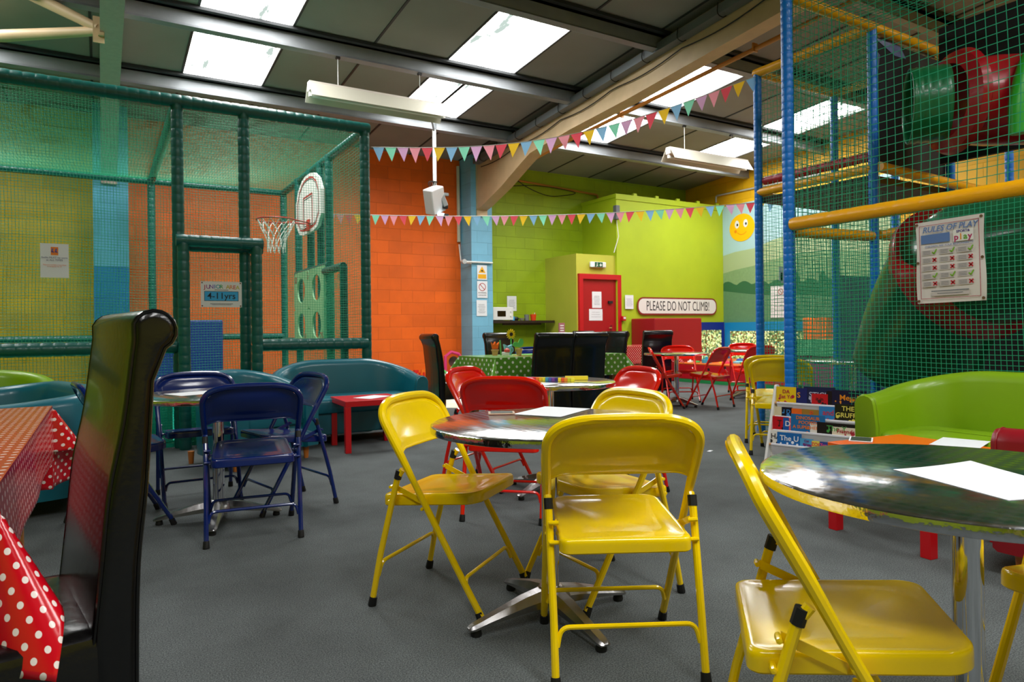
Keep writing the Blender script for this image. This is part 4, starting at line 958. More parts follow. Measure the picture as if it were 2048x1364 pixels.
# junior area sign in the cage doorway
c = (onY(405, 590, CY0-.06)+onY(480, 588, CY0-.06))/2; w = .36; h = .24
t = plate('hanging_sign', 'JUNIOR AREA 4-11yrs banner tied in the doorway of the green cage', 'sign', c, 0, w, h, WHITE, .003)
for i, (ch, cc) in enumerate(zip('JUNIOR AREA', ['#C03048', '#B04890', '#8058B0', '#4070C0', '#30A0B0', '#40A860', '#000000', '#C8B020', '#E08820', '#D86030', '#C8C040'])):
    if ch != ' ': text(ch, .052, (-.145+i*.0288, -.0045, h*.28+.004*sin(i*.35)), mm('letter'+cc, cc, .5), t, bold=.0008)
m = MB(); m.b2((-.150, -.0042, -.062), (.150, -.0035, .030)); m.build('dark_frame', DINK, t, smooth=False); m = MB(); m.b2((-.146, -.005, -.058), (.146, -.0042, .026)); m.build('cyan_panel', mm('sign_cyan', '#28A8E0', .5), t, smooth=False)
text('4-11yrs', .082, (0, -.0058, -.016), DINK, t, bold=.0006); lines(t, [(0, -.088, .2, .006), (0, -.098, .17, .004), (0, .042, .12, .006)], .003)
m = MB()
for sx in (-1, 1):
    for sz in (-1, 1): m.lathe([(0, -.005), (.007, -.005), (.007, -.003)], 10, (sx*.168, 0, sz*.108), axis='Y')
m.build('eyelet', mm('brown_eyelet', '#6A4A30', .4), t)
# rules of play banner
pts = [onX(x, y, PX0-.06) for x, y in ((1841, 452), (1958, 437), (1963, 594), (1845, 599))]
c = sum(pts, Vector())/4; w = .40; h = .52
t = thing('rules_banner', 'white RULES OF PLAY banner tied to the net of the play frame', 'sign', c, -pi/2); t.rotation_euler = (0, radians(-1), -pi/2)
m = MB(); fn = lambda u, v: Vector(((u-.5)*w+.006*sin(v*7)*(1 if u > .5 else -1), -.004+.004*sin(v*8+u*3), (v-.5)*h))
m.grid(fn, 12, 16); m.grid(lambda u, v: fn(1-u, v)+Vector((0, .002, 0)), 12, 16); m.build('banner', mm('banner_white', '#DCD6D2', .5), t)
F_ = -.0105
def ttext(s_, size, x, z, mt, **k): return text(s_, size, (x, F_-.001, z), mt, t, **k)
BL = mm('banner_blue', '#5878B0', .5)
ttext('RULES OF PLAY', .050, .005, .205, BL, shear=.25, bold=.0007, sx=.93)
m = MB(); m.b2((-.165, F_, .118), (.008, F_+.001, .175)); m.build('blue_box', BL, t, smooth=False)
m = MB(); m.b2((.028, F_, .112), (.142, F_+.0005, .182)); m.build('logo_box', WHITE, t, smooth=False)
ttext('SPORT&', .021, .085, .171, mm('logo_purple', '#584888', .5), bold=.0006)
for i, (ch, cc) in enumerate(zip('play', ['#B02060', '#E09020', '#60A030', '#B02060'])): ttext(ch, .052, .046+i*.026, .137, mm('logo'+cc, cc, .5), bold=.0012)
ttext('CHILDREN ARE YOUR RESPONSIBILITY', .0165, 0, .098, BL, shear=.2, sx=1.0)
m = MB(); m2 = MB()
for i in range(5):
    z = .062-i*.05
    for j in range(3): m.box((-.12+j*.105, F_, z-.002), (.085, .001, .034)); [m2.box((-.132+j*.105, F_-.001, z+.008-q*.009), (.045, .0006, .0028)) for q in range(3)]
m.box((0, F_, -.205), (.22, .001, .022)); m2.box((0, F_-.001, -.186), (.22, .0006, .006)); m2.box((0, F_-.001, -.202), (.15, .0006, .004))
m.build('grey_boxes', mm('banner_grey', '#C4BCBA', .5), t, smooth=False); m2.build('print', INK, t, smooth=False)
TICK = mm('tick_green', '#78B028', .5); CROSS = mm('cross_red', '#C01828', .5)
for i, kind in enumerate('txxtx'):
    z = .062-i*.05
    for j in range(3):
        x = -.093+j*.105+.008; m = MB(); y = F_-.002
        if kind == 'x':
            for s in (-1, 1): m.box((x, y, z), (.032, .001, .008), ry=s*pi/4)
            m.build('cross', CROSS, t, smooth=False)
        else: m.box((x-.008, y, z-.005), (.016, .001, .008), ry=radians(50)); m.box((x+.006, y, z+.002), (.034, .001, .008), ry=radians(-60)); m.build('tick', TICK, t, smooth=False)
m = MB()
for (x0, z0, x1, z1) in ((-.175, -.23, -.172, .235), (.172, -.23, .175, .235), (-.175, -.232, .175, -.229), (-.175, .232, .175, .235)): m.b2((x0, F_, z0), (x1, F_+.0005, z1))
m.build('border', mm('border_red', '#A83048', .5), t, smooth=False)
m = MB()
for x in (-.188, .188):
    for z in (-.245, 0, .245): m.lathe([(0, F_-.002), (.009, F_-.002), (.009, F_)], 12, (x, 0, z), axis='Y')
m.build('eyelet', mm('brown_eyelet'), t)
# ------------------------------------------------------------ red door in the low box
yd = SY; a, b = onY(1155, 547, yd), onY(1237, 549, yd); x0, x1, zt = a.x, b.x+.02, 2.13
t = thing('red_door', 'red door in a red frame in the lime green box room', 'door', (x0, yd, 0)); Wd = x1-x0; DR = mm('door_red', '#A80614', .45, noise=.05); DF = mm('frame_red', '#C00818', .45)
m = MB(); m.b2((0, -.06, 0), (.09, .0, zt-.1)); m.b2((Wd-.09, -.06, 0), (Wd, .0, zt-.1)); m.b2((0, -.06, zt-.10), (Wd, .0, zt)); m.build('frame', DF, t, smooth=False)
m = MB(); m.b2((.09, -.012, 0), (Wd-.09, -.001, zt-.1)); m.b2((Wd-.15, -.018, 0), (Wd-.145, -.012, zt-.1)); m.build('leaf', DR, t, smooth=False)
m = MB(); q = onY(1220, 605, yd-.02); m.b2((q.x-x0-.05, -.05, q.z-.02), (q.x-x0+.05, -.012, q.z+.03)); m.build('lock', BLK, t, smooth=False)
m = MB(); q = onY(1222, 656, yd-.02); m.b2((q.x-x0-.02, -.03, q.z-.08), (q.x-x0+.02, -.012, q.z+.06)); m.tube([(q.x-x0, -.05, q.z), (q.x-x0-.08, -.05, q.z)], .01, 8); m.build('handle', CHROME, t, smooth=False)
notice('door_notice', 'upper white notice on the red door', onY, yd-.014, 1184, 583, 1203, 616, 0, 7)
notice('door_notice', 'lower wider white notice on the red door', onY, yd-.014, 1178, 618, 1205, 641, 0, 3)
a, b = onY(1180, 523, yd-.04), onY(1211, 536, yd-.04); c = (a+b)/2
t = thing('exit_sign', 'green and white running man exit light above the red door', 'exit sign', c); w = b.x-a.x; h = a.z-b.z
m = MB(); m.box((0, 0, 0), (w, .06, h)); m.build('housing', WHITE, t, smooth=False, bevel=.02, seg=3)
m = MB(); m.b2((-w*.25, -.033, -h*.42), (w*.25, -.031, h*.42)); m.build('green_panel', mm('exit_green', '#0A5A38', .5), t, smooth=False)
m = MB(); m.box((w*.12, -.035, -.005), (.02, .001, h*.5)); m.prism([(w*.12-.04, 0), (w*.12+.04, 0), (w*.12, -h*.3)], -.035, -.034); m.box((-w*.10, -.035, h*.2), (.022, .001, .022)); m.box((-w*.11, -.035, .0), (.018, .001, .05), ry=.3); m.box((-w*.12, -.035, -h*.25), (.05, .001, .012), ry=-.5)
m.build('pictogram', WHITE, t, smooth=False)
m = MB(); m.b2((-w*.49, -.034, -h*.4), (-w*.36, -.031, h*.4)); m.build('lamp_end', mm('exit_glow', '#B0F0D8', .4, emit='#A0FFE0', es=.7), t, smooth=False)
q = onY(1246, 637, BY-.02); t = thing('alarm_point', 'small red fire alarm call point on the lime wall', 'fire alarm', q); m = MB(); m.box((0, -.02, 0), (.09, .05, .09)); m.build('housing', mm('frame_red'), t, smooth=False, bevel=.005); m = MB(); m.box((.005, -.047, .01), (.055, .004, .04)); m.build('glass', WHITE, t, smooth=False)
q = onY(1233, 425, BY-.06); m = MB(); m.box(q, (.1, .1, .28)); tag(m.build('speaker', mm('grey_box', '#606468', .5), smooth=False, bevel=.01), 'grey box speaker at the corner of the tall lime room', 'speaker')
q0, q1 = onY(1233, 440, BY-.03), onY(1228, 505, BY-.03); m = MB(); m.tube([q0, (q0.x+.05, BY-.03, (q0.z+q1.z)/2), q1], .008, 5); tag(m.build('cable', WHITE), 'white cable down the corner of the tall lime room', 'cable')
# ------------------------------------------------------------ shelf with microwave
a = onY(986, 638, 11.45); sx0, sx1 = 6.41, 7.9; sz = 1.235
t = thing('wall_shelf', 'dark wall shelf on the green wall carrying a microwave', 'shelf', (sx0, 11.45, sz)); m = MB(); m.b2((0, 0, -.05), (sx1-sx0-.01, .345, 0)); m.build('board', mm('dark_wood', '#2A1C14', .5), t, smooth=False)
m = MB(); m.b2((.3, .05, -.09), (sx1-sx0-.3, .08, -.05)); m.build('batten', mm('dark_wood'), t, smooth=False)
p0, p1 = onY(987, 611, 11.42), onY(1028, 637, 11.42)
t = thing('microwave', 'white microwave oven on the dark shelf', 'microwave', ((p0.x+p1.x)/2+.0, 11.6, sz)); w = p1.x-p0.x; h = .26
t.location.x = max(t.location.x, 6.42+w/2)
m = MB(); m.box((0, 0, h/2+.005), (w, .32, h-.01)); m.build('body', WHITE, t, smooth=False, bevel=.008)
m = MB(); m.b2((-w*.29, -.163, h*.3), (w*.12, -.16, h*.72)); m.build('window', mm('dark_glass', '#0A0A0C', .1), t, smooth=False)
for z in (.35, .7): m = MB(); m.lathe([(0, -.175), (.018, -.175), (.02, -.16)], 14, (w*.38, 0, h*z), axis='Y'); m.build('knob', WHITE, t)
def small(name, label, cat, x, y, prof, mt, fn=None, n=18):
    m = MB(); m.lathe(prof, n); return tag(m.build(name, mt, loc=(x, y, sz)), label, cat)
q = onY(1067, 632, 11.55).x
small('bucket', 'orange bucket holding cutlery on the dark shelf', 'bucket', q, 11.56, [(0, 0), (.05, 0), (.065, .125), (.06, .125), (.046, .01), (0, .01)], mm('orange_plastic', '#E8481A', .4))
for i, dx in enumerate((-.02, .02, .035)):
    m = MB(); m.tube([(0, 0, .01), (.01+dx*.2, 0, .16)], .005, 6); tag(m.build('spoon', mm('cutlery%d' % i, ['#E8C030', '#E8E8E8', '#E88030'][i], .4), loc=(q+dx, 11.56, sz)), 'handle sticking up from the orange bucket on the shelf', 'cutlery', 'cutlery in the orange bucket')
small('tin', 'grey tin beside the orange bucket on the shelf', 'tin', q-.15, 11.57, [(0, 0), (.05, 0), (.05, .12), (0, .12)], mm('grey_tin', '#8A8E8E', .4, .5))
small('bowl', 'pale bowl on the dark shelf', 'bowl', q-.27, 11.57, [(0, 0), (.03, 0), (.065, .05), (.06, .05), (.03, .01), (0, .01)], mm('pale_bowl', '#C8CCB0', .4))
small('dark_pot', 'dark pot on the shelf right of the microwave', 'pot', q-.44, 11.56, [(0, 0), (.07, 0), (.09, .04), (.07, .07), (0, .08)], mm('dark_pot', '#202420', .5))
m = MB(); m.box((0, 0, .04), (.07, .06, .08)); tag(m.build('box', mm('sign_cyan'), smooth=False, loc=(q-.53, 11.5, sz)), 'little cyan box beside the microwave', 'box')
p0 = onY(1123, 640, 10.3); t = thing('stand_card', 'slim maroon and white display card stand before the lime box', 'display stand', (p0.x, 10.3, 0)); 
m = MB(); m.box((0, 0, .01), (.25, .2, .02)); m.tube([(0, 0, .02), (0, 0, .9)], .015, 8); m.build('pole', mm('grey_box'), t)
m = MB(); m.box((0, 0, 1.02), (.13, .02, .30)); m.build('card', mm('maroon_card', '#A06068', .5), t, smooth=False); m = MB(); [m.box((0, -.012, 1.12-i*.045), (.08, .002, .02)) for i in range(6)]; m.build('print', WHITE, t, smooth=False)
# ------------------------------------------------------------ red padded block, lit panels, play platform
p0 = onY(1262, 636, BY-.03); p1 = onY(1365, 636, BY-.03)
m = MB(); m.b2((p0.x, 9.95, 0), (p1.x-.15, BY-.03, 1.25)); tag(m.build('padded_block', mm('red_padding', '#9A0C18', .5, bump=.1, bscale=4), smooth=False, bevel=.02), 'tall red padded block against the lime wall under the climb sign', 'padded block')
SEQ = sequin_mat(); DB = mm('dark_blue_frame', '#14288A', .4); LB = mm('light_blue_frame', '#0F88C8', .4)
t = thing('light_panel', 'lit sequin panel in a dark blue frame under the climb sign', 'light panel', (11.07, BY-.03, 0)); x0, x1 = onY(1366, 680, BY-.06).x-11.07, XR-.08-11.07
m = MB(); m.b2((x0, -.04, 1.00), (x1, .0, 1.17)); m.b2((x1-.08, -.04, .3), (x1, 0, 1.0)); m.b2((x0, -.04, .28), (x1, 0, .36)); m.build('frame', DB, t, smooth=False)
m = MB(); m.b2((x0, -.03, .36), (x1-.08, -.005, 1.0)); m.build('screen', SEQ, t, smooth=False)
t = thing('light_panel', 'long lit sequin panel in a light blue frame below the mural', 'light panel', (XR-.03, 6.0, 0))
m = MB(); m.b2((-.04, -1.4, .97), (0, 4.6, 1.16)); m.b2((-.04, 4.45, .3), (0, 4.6, .97)); m.b2((-.04, 1.9, .3), (0, 2.0, .97)); m.b2((-.04, -1.4, .28), (0, 4.6, .34)); m.build('frame', LB, t, smooth=False)
m = MB(); m.b2((-.03, -1.4, .34), (-.005, 4.45, .97)); m.build('screen', SEQ, t, smooth=False)
t = thing('play_platform', 'low red toddler platform with an orange top below the lit panels', 'soft play platform', (9.75, 8.3, 0)); PR = mm('platform_red', '#B80C1C', .45); PO = mm('platform_orange', '#D86820', .5)
m = MB(); m.b2((0, -2.3, .06), (2.1, 2.2, .34)); m.build('body', PR, t, smooth=False, bevel=.01); m = MB(); m.b2((.0, -2.3, .342), (2.1, 2.2, .37)); m.build('top', PO, t, smooth=False, bevel=.008); m = MB(); m.b2((-.03, -2.3, 0), (.0, 2.2, .06)); m.build('green_edge', mm('edge_green', '#1C8A4A', .5), t, smooth=False)
TC = ['#E84870', '#F0D020', '#2858B8', '#30A0C0', '#F07018', '#50B050', '#F0F0E8', '#80C8E0']
for i in range(26):
    c = TC[i % 8]; sx, sy = R.uniform(.05, .12), R.uniform(.05, .14); hh = R.uniform(.03, .09)
    m = MB()
    if i % 3 == 0: m.lathe([(0, 0), (sx, 0), (sx, hh*.7), (sx*.5, hh), (0, hh)], 14)
    elif i % 3 == 1: m.box((0, 0, hh/2), (sx*1.8, sy, hh)); m.lathe([(0, hh), (sx*.35, hh), (sx*.3, hh*1.7), (0, hh*1.8)], 12)
    else: m.prism([(-sx, 0), (sx, 0), (sx*.8, hh*.6), (0, hh*1.2), (-sx*.8, hh*.6)], -sy/2, sy/2)
    o = m.build('plastic_toy', mm('toy'+c, c, .4), smooth=False, bevel=.004, loc=(9.95+R.uniform(0, .9), 7.0+i*.125, .37), rotz=R.uniform(0, 3)); tag(o, 'bright plastic toy lying on the orange top of the low red platform', 'toy', 'toys on the low red platform')
q = onX(1620, 600, 11.6); m = MB(); m.b2((11.4, onX(1655, 640, 11.4).y, .0), (11.7, onX(1605, 640, 11.4).y, 1.22)); tag(m.build('padded_block', mm('orange_padding', '#E07018', .5), smooth=False, bevel=.02), 'orange padded block seen through the net under the mural', 'padded block')
x, y = cw(4.45, 9.9); t = thing('toy_house', 'magenta toy house with green roof seen through the play frame net', 'toy', (x, y, 0), .3)
m = MB(); m.box((0, 0, .35), (.7, .5, .6)); m.build('walls', mm('magenta', '#B8308A', .4), t, smooth=False); m = MB(); m.prism([(-.42, .64), (.42, .64), (.3, .86), (-.3, .86)], -.3, .3); m.build('roof', mm('edge_green'), t, smooth=False)
m = MB(); m.b2((-.2, -.255, .3), (-.05, -.252, .5)); m.b2((.1, -.255, .1), (.25, -.252, .5)); m.build('opening', BLK, t, smooth=False)
# ------------------------------------------------------------ toys by the orange wall
def tool_trolley(px, label):
    p = onY(px, 770, 11.45); t = thing('toy_trolley', label, 'toy', (p.x, 11.5, 0))
    m = MB(); m.box((0, 0, .07), (.30, .2, .12)); m.build('tray', mm('toy#2858B8', '#2858B8', .4), t, smooth=False, bevel=.02)
    m = MB(); m.box((0, -.102, .07), (.15, .01, .05)); m.box((0, 0, .14), (.32, .22, .03)); m.build('front', mm('toy#F0D020', '#F0D020', .4), t, smooth=False, bevel=.01)
    m = MB()
    for dx in (-.1, -.03, .05, .11): m.tube([(dx, 0, .15), (dx, 0, .30)], .018, 8)
    m.box((-.1, 0, .32), (.08, .05, .05)); m.build('tools', mm('toy_red', '#D82018', .4), t)
    m = MB(); m.box((.05, .02, .32), (.09, .04, .06)); m.tube([(-.12, .05, .15), (-.12, .05, .34)], .02, 8); m.build('orange_tool', mm('toy#F07018', '#F07018', .4), t)
    for s in (-1, 1): m = MB(); m.lathe([(0, -.02), (.045, -.02), (.045, .02), (0, .02)], 16, (s*.1, -.10, .045), axis='Y'); m.build('wheel', mm('toy#F0D020', '#F0D020', .4), t)
tool_trolley(845, 'toy tool trolley by the orange wall, the left one of two'); tool_trolley(870, 'toy tool trolley by the orange wall, nearer the pink toy')
p = onY(905, 740, 11.2); t = thing('pink_chair', 'pink toy dressing table at the foot of the orange wall', 'toy', (p.x+.1, 11.25, 0)); PK = mm('pink_plastic', '#D83878', .4)
m = MB(); m.box((0, 0, .28), (.42, .28, .06)); m.build('top', PK, t, smooth=False, bevel=.02)
for sx in (-1, 1): m = MB(); m.tube([(sx*.17, 0, 0), (sx*.16, 0, .26)], .03, 10); m.build('leg', PK, t)
m = MB(); m.tube([(-.17, .1, .3), (-.17, .1, .58), (-.05, .1, .66), (.1, .1, .62), (.17, .1, .5), (.17, .1, .3)], .03, 10); m.build('mirror_frame', PK, t)
m = MB(); m.lathe([(0, 0), (.1, 0), (.1, .01), (0, .01)], 20, (0, .1, .48), axis='Y'); m.build('mirror', mm('mirror', '#B0C8D0', .1, 1), t)
p = cw(-.85, 10.4); t = thing('toy_bucket', 'white and turquoise toy bucket with a green spout handle by the orange wall', 'toy', (onY(892, 745, 10.9).x, 10.9, 0))
m = MB(); m.lathe([(0, 0), (.09, 0), (.12, .2), (0, .2)], 18, (0, 0, .02)); m.build('bucket', mm('turq_plastic', '#30B0B8', .4), t); m = MB(); m.lathe([(.12, .16), (.135, .17), (.14, .28), (.12, .30), (0, .29)], 18); m.build('rim', WHITE, t)
m = MB(); m.tube(smooth_path([(.05, 0, .28), (-.08, 0, .38), (-.16, 0, .5), (-.22, 0, .52)]), .025, 8); m.build('handle', mm('toy_green', '#60C060', .4), t)
# ------------------------------------------------------------ wooden garden toys on the green cloth
def gpos(px, py): return fl(px, py, .754)
gb = gpos(1018, 708); rot = 0
t = thing('wooden_tray', 'thin wooden tray under the toy garden on the green cloth', 'tray', (4.0, 6.9, .753)); cx, cy = gb.x, 6.62
t.location = (cx, cy, .753); m = MB(); m.prism([(x, z) for x, z in rrect(.52, .016, .006, 3)], -.11, .11); m.build('board', mm('pale_wood', '#C89858', .5), t, smooth=False); m = MB(); m.box((0, 0, .010), (.46, .16, .006)); m.build('lawn', mm('toy_green'), t, smooth=False)
zt = .753+.014
def gx(px): return onY(px, 700, cy).x
def pot(px, h=.055): m = MB(); m.lathe([(0, 0), (.028, 0), (.038, h), (.043, h), (.043, h+.012), (0, h+.012)], 18); return m
PW = mm('pale_wood')
t = thing('toy_tulip', 'orange wooden tulip in a pot on the green cloth', 'toy flower', (gx(990), cy, zt)); pot(0).build('pot', PW, t); m = MB(); m.prism([(-.03, .075), (.03, .075), (.05, .15), (.022, .12), (0, .155), (-.022, .12), (-.05, .15)], -.012, .012); m.build('flower', mm('toy#F07018', '#F07018', .4), t, smooth=False)
t = thing('toy_sunflower', 'yellow wooden sunflower on the green cloth', 'toy flower', (gx(1025), cy+.03, zt)); m = MB(); m.tube([(0, 0, 0), (0, 0, .2)], .008, 8); m.build('stem', mm('toy_green'), t)
m = MB(); n = 28; pts = [((.062 if i % 2 else .042)*cos(2*pi*i/n), .235+(.062 if i % 2 else .042)*sin(2*pi*i/n)) for i in range(n)]; m.prism(pts, -.006, .006); m.build('petals', mm('petal_yellow', '#F0CC10', .4), t, smooth=False)
m = MB(); m.lathe([(0, -.012), (.02, -.012), (.022, -.006)], 16, (0, 0, .235), axis='Y'); m.build('eye', mm('dark_wood'), t)
t = thing('toy_plant', 'wooden leaf plant in a pot at the right of the toy garden', 'toy flower', (gx(1036), cy-.02, zt)); pot(0, .06).build('pot', PW, t)
m = MB(); m.prism([(-.05, .12), (-.03, .095), (.0, .085), (.04, .10), (.062, .14), (.05, .18), (.015, .185), (-.01, .14)], -.006, .006); m.prism([(-.09, .11), (-.05, .09), (-.01, .10), (-.01, .13), (-.04, .15), (-.075, .14)], -.012, -.004); m.build('leaf', mm('toy_green'), t, smooth=False)
t = thing('toy_jug', 'pale blue toy watering jug in the toy garden', 'toy jug', (gx(1015), cy, zt)); m = MB(); m.prism([(-.03, 0), (.035, 0), (.04, .07), (.055, .12), (.0, .10), (-.05, .125), (-.035, .07)], -.02, .02); m.build('body', mm('toy#80C8E0', '#80C8E0', .4), t, smooth=False, bevel=.004); m = MB(); m.tube(smooth_path([(.038, 0, .02), (.07, 0, .045), (.065, 0, .085), (.04, 0, .09)]), .006, 6); m.build('handle', mm('toy#80C8E0'), t)
m = MB(); m.tube([(0, 0, 0), (-.012, 0, .17)], .009, 8); tag(m.build('toy_grass_blade', mm('toy_green'), loc=(gx(1002), cy, zt)), 'plain green wooden stem in the toy garden', 'toy')
t = thing('toy_mushroom', 'red capped toy mushroom on white blocks in the toy garden', 'toy', (gx(1008), cy-.05, zt)); m = MB(); m.box((-.01, 0, .02), (.09, .03, .04)); m.build('block', WHITE, t, smooth=False, bevel=.008); m = MB(); m.lathe([(.035, .04), (.03, .065), (.012, .08), (0, .082)], 16, (.01, 0, 0)); m.build('cap', mm('cap_red', '#C84030', .4), t)
# ------------------------------------------------------------ bunting
FC = ['#8CC0E8', '#90E8C8', '#E0B0DC', '#F4A0B0', '#E85868', '#F8CC38']
def flag_mat(c):
    k = 'flag'+c
    if k in MT: return MT[k]
    m, nt, N, L, b = nmat(k); b.inputs['Base Color'].default_value = lin(c); b.inputs['Roughness'].default_value = .8
    tr = N.new('ShaderNodeBsdfTranslucent'); tr.inputs[0].default_value = lin(c); mx = N.new('ShaderNodeMixShader'); mx.inputs[0].default_value = .45
    L.new(b.outputs[0], mx.inputs[1]); L.new(tr.outputs[0], mx.inputs[2]); L.new(mx.outputs[0], N['Material Output'].inputs[0]); MT[k] = m; return m
def bunting(P, step, label, size=.10, start=0, hh=.135):
    t = thing('bunting', label, 'bunting', P[0]); P = [p-P[0] for p in P]; m = MB(); m.tube(P, .0035, 5); m.build('string', WHITE, t)
    L = [0]
    for a, b in zip(P, P[1:]): L.append(L[-1]+(b-a).length)
    def at(s):
        for i in range(len(L)-1):
            if s <= L[i+1]: return P[i].lerp(P[i+1], (s-L[i])/(L[i+1]-L[i]))
        return P[-1]
    k = 0; s = .02; rn = random.Random(5)
    while s+size*.8 < L[-1] and k < 100:
        a, b = at(s), at(s+size); d = (b-a).normalized(); nrm = d.cross(Vector((0, 0, 1))).normalized(); cu = rn.uniform(-.035, .035); tw = rn.uniform(-.02, .02)
        m = MB()
        def f(u, v, off=0):
            w = (1-v); return a + d*(size*(.5+(u-.5)*w)+tw*v) - Vector((0, 0, hh*v)) + nrm*(cu*v*v+off)
        m.grid(f, 3, 6)
        m.build('pennant', flag_mat(FC[(k+start) % 6]), t); s += step; k += 1
    return t
a = onY(742, 294, CY0-.02); b = onX(1513, 152, PX1-.03); n = 26; P = []
for i in range(n+1):
    u = i/n; p = a.lerp(b, u); p.z -= .25*sin(pi*u); P.append(p)
bunting(P, .131, 'upper string of bunting from the green cage to the blue post', .124, hh=.155)
ax, ay = 2.47, 9.1; bx_, by_ = 8.15, 4.69; az = onX(668, 408, 2.47).z; bz = 1.05+(649-374)*8.17/1368; P = []
for i in range(n+1):
    u = i/n; P.append(Vector((ax+(bx_-ax)*u, ay+(by_-ay)*u, az+(bz-az)*u-.15*sin(pi*u))))
bunting(P, .122, 'lower, longer string of bunting across the hall to the mural', .110, 1, .13)
# ------------------------------------------------------------ hanging strip lights and projector
def strip_light(xa, xb, y, z, label):
    t = thing('strip_light', label, 'ceiling light', ((xa+xb)/2, y, z)); w = xb-xa; LW = mm('light_body', '#D8CFC4', .45)
    m = MB(); m.rings([[(s*w/2, yy, zz) for yy, zz in ((-.05, .02), (.05, .02), (.05, .13), (-.05, .13))] for s in (-1, 1)]); m.build('batten', LW, t, smooth=False)
    for s in (-1, 1):
        m = MB(); m.rings([[(sx*w/2, s*yy, zz) for yy, zz in ((.05, .10), (.055, .104), (.16, -.07), (.155, -.075))] for sx in (-1, 1)]); m.build('reflector', mm('reflector', '#C8C4B4', .35), t, smooth=False)
    m = MB(); m.tube([(-w/2+.04, 0, -.035), (w/2-.04, 0, -.035)], .019, 12); m.build('lamp_tube', mm('tube_glass', '#E8E8E0', .2), t)
    for s in (-1, 1): m = MB(); m.box((s*(w/2-.02), 0, -.02), (.03, .04, .05)); m.build('lamp_holder', WHITE, t, smooth=False)
    for s in (-.3, .3):
        m = MB(); m.tube([(s*w, 0, .12), (s*w, 0, rz(y)-.2-z)], .004, 5); m.build('wire', WHITE, t)
        m = MB(); m.box((s*w, 0, rz(y)-.215-z), (.05, .04, .03)); m.build('hook', BLK, t, smooth=False)
l0, l1 = onY(617, 178, 8.15), onY(890, 227, 8.15); zl = (l0.z+l1.z)/2-.03
strip_light(l0.x, l1.x, 8.15, zl, 'hanging white strip light nearer the green cage')
l0, l1 = onY(1336, 306, 8.15), onY(1492, 333, 8.15); strip_light(l0.x, l1.x, 8.15, (l0.z+l1.z)/2-.03, 'hanging white strip light at the right, past the cream rafter')
pt = onY(868, 240, 9.95); pb = onY(866, 400, 9.95)
t = thing('projector', 'pale grey projector hung on a white pole in front of the orange wall', 'projector', (pt.x, 9.95, pb.z))
m = MB(); m.tube([(0, 0, .10), (0, 0, pt.z-pb.z)], .03, 12); m.build('pole', WHITE, t); m = MB(); m.tube([(0, 0, pt.z-pb.z-.06), (0, 0, rz(9.95)-.2-pb.z)], .037, 12); m.tube([(-.2, -.35, rz(9.6)-.2-pb.z), (.0, 0, rz(9.95)-.22-pb.z)], .015, 6); m.build('bracket', mm('grey_box'), t)
PG = mm('projector_grey', '#C8C4C4', .4)
m = MB(); m.box((-.03, -.05, -.01), (.30, .19, .40), rx=.25, ry=-.42, rz=.35); m.build('body', PG, t, smooth=False, bevel=.02, seg=3)
m = MB(); m.box((.10, -.05, .0), (.08, .14, .22), ry=-.42); m.box((.17, -.03, .10), (.1, .05, .05)); m.build('side_box', mm('grey_tin'), t, smooth=False, bevel=.008)
m = MB(); m.box((.14, -.06, -.10), (.09, .08, .07)); m.box((.14, -.1, -.26), (.08, .08, .07)); m.build('sensor', BLK, t, smooth=False, bevel=.01)
m = MB(); m.lathe([(0, 0), (.05, 0), (.06, .03), (0, .03)], 20, (.06, -.08, -.25)); m.build('lens', mm('lens_glow', '#C8E8F0', .1, emit='#C0E8FF', es=1.5), t)
m = MB()
for k in range(5): m.tube(smooth_path([(-.1+.03*k, -.03, .17), (-.13+.03*k, -.05, .26), (-.05+.02*k, -.03, .29), (-.01, 0, .2)]), .006, 5)
m.build('cables', BLK, t)
# ------------------------------------------------------------ book rack and picture books
RK = Vector((4.235, 3.42, 0)); dx_, dy_ = .26, -.9656; RZ = atan2(dy_, dx_)
rk = thing('book_rack', 'white sling book rack full of picture books beside the lime sofa', 'bookcase', RK, RZ)
WP = mm('white_paint', '#E4E2E0', .45, noise=.05); LEN = .80
m = MB()
def side(x):
    m = MB(); pr = [(-.01, 0), (.205, .595), (.215, .605), (.25, .605), (.262, .59), (.31, 0), (.27, 0), (.20, .09), (.10, .09), (.04, 0)]
    m.rings([[(x+q, y, z) for y, z in pr] for q in (0, .018)]); m.build('side_panel', WP, rk, smooth=False)
side(0); side(LEN)
rows = [(.17, .063), (.27, .10), (.37, .137), (.47, .174)]
for i, (z, y) in enumerate(rows):
    m = MB(); m.tube([(.0, y, z), (LEN, y, z)], .0095, 10); m.build('rod', mm('rod_wood', '#D8A070', .5), rk)
    m = MB(); m.grid(lambda u, v: Vector((.035+u*(LEN-.07), y-.008+.055*v*1.0-.0, z+.007-.12*sin(v*pi/2))), 10, 6); m.grid(lambda u, v: Vector((.035+(1-u)*(LEN-.07), y-.010+.055*v, z+.007-.12*sin(v*pi/2)-.001)), 10, 6)
    m.tube([(.035, y, z), (LEN-.035, y, z)], .0105, 12); m.build('sling', mm('sling_cloth', '#E0DEE6', .7), rk)
Mr = Matrix.Rotation(RZ, 4, 'Z')
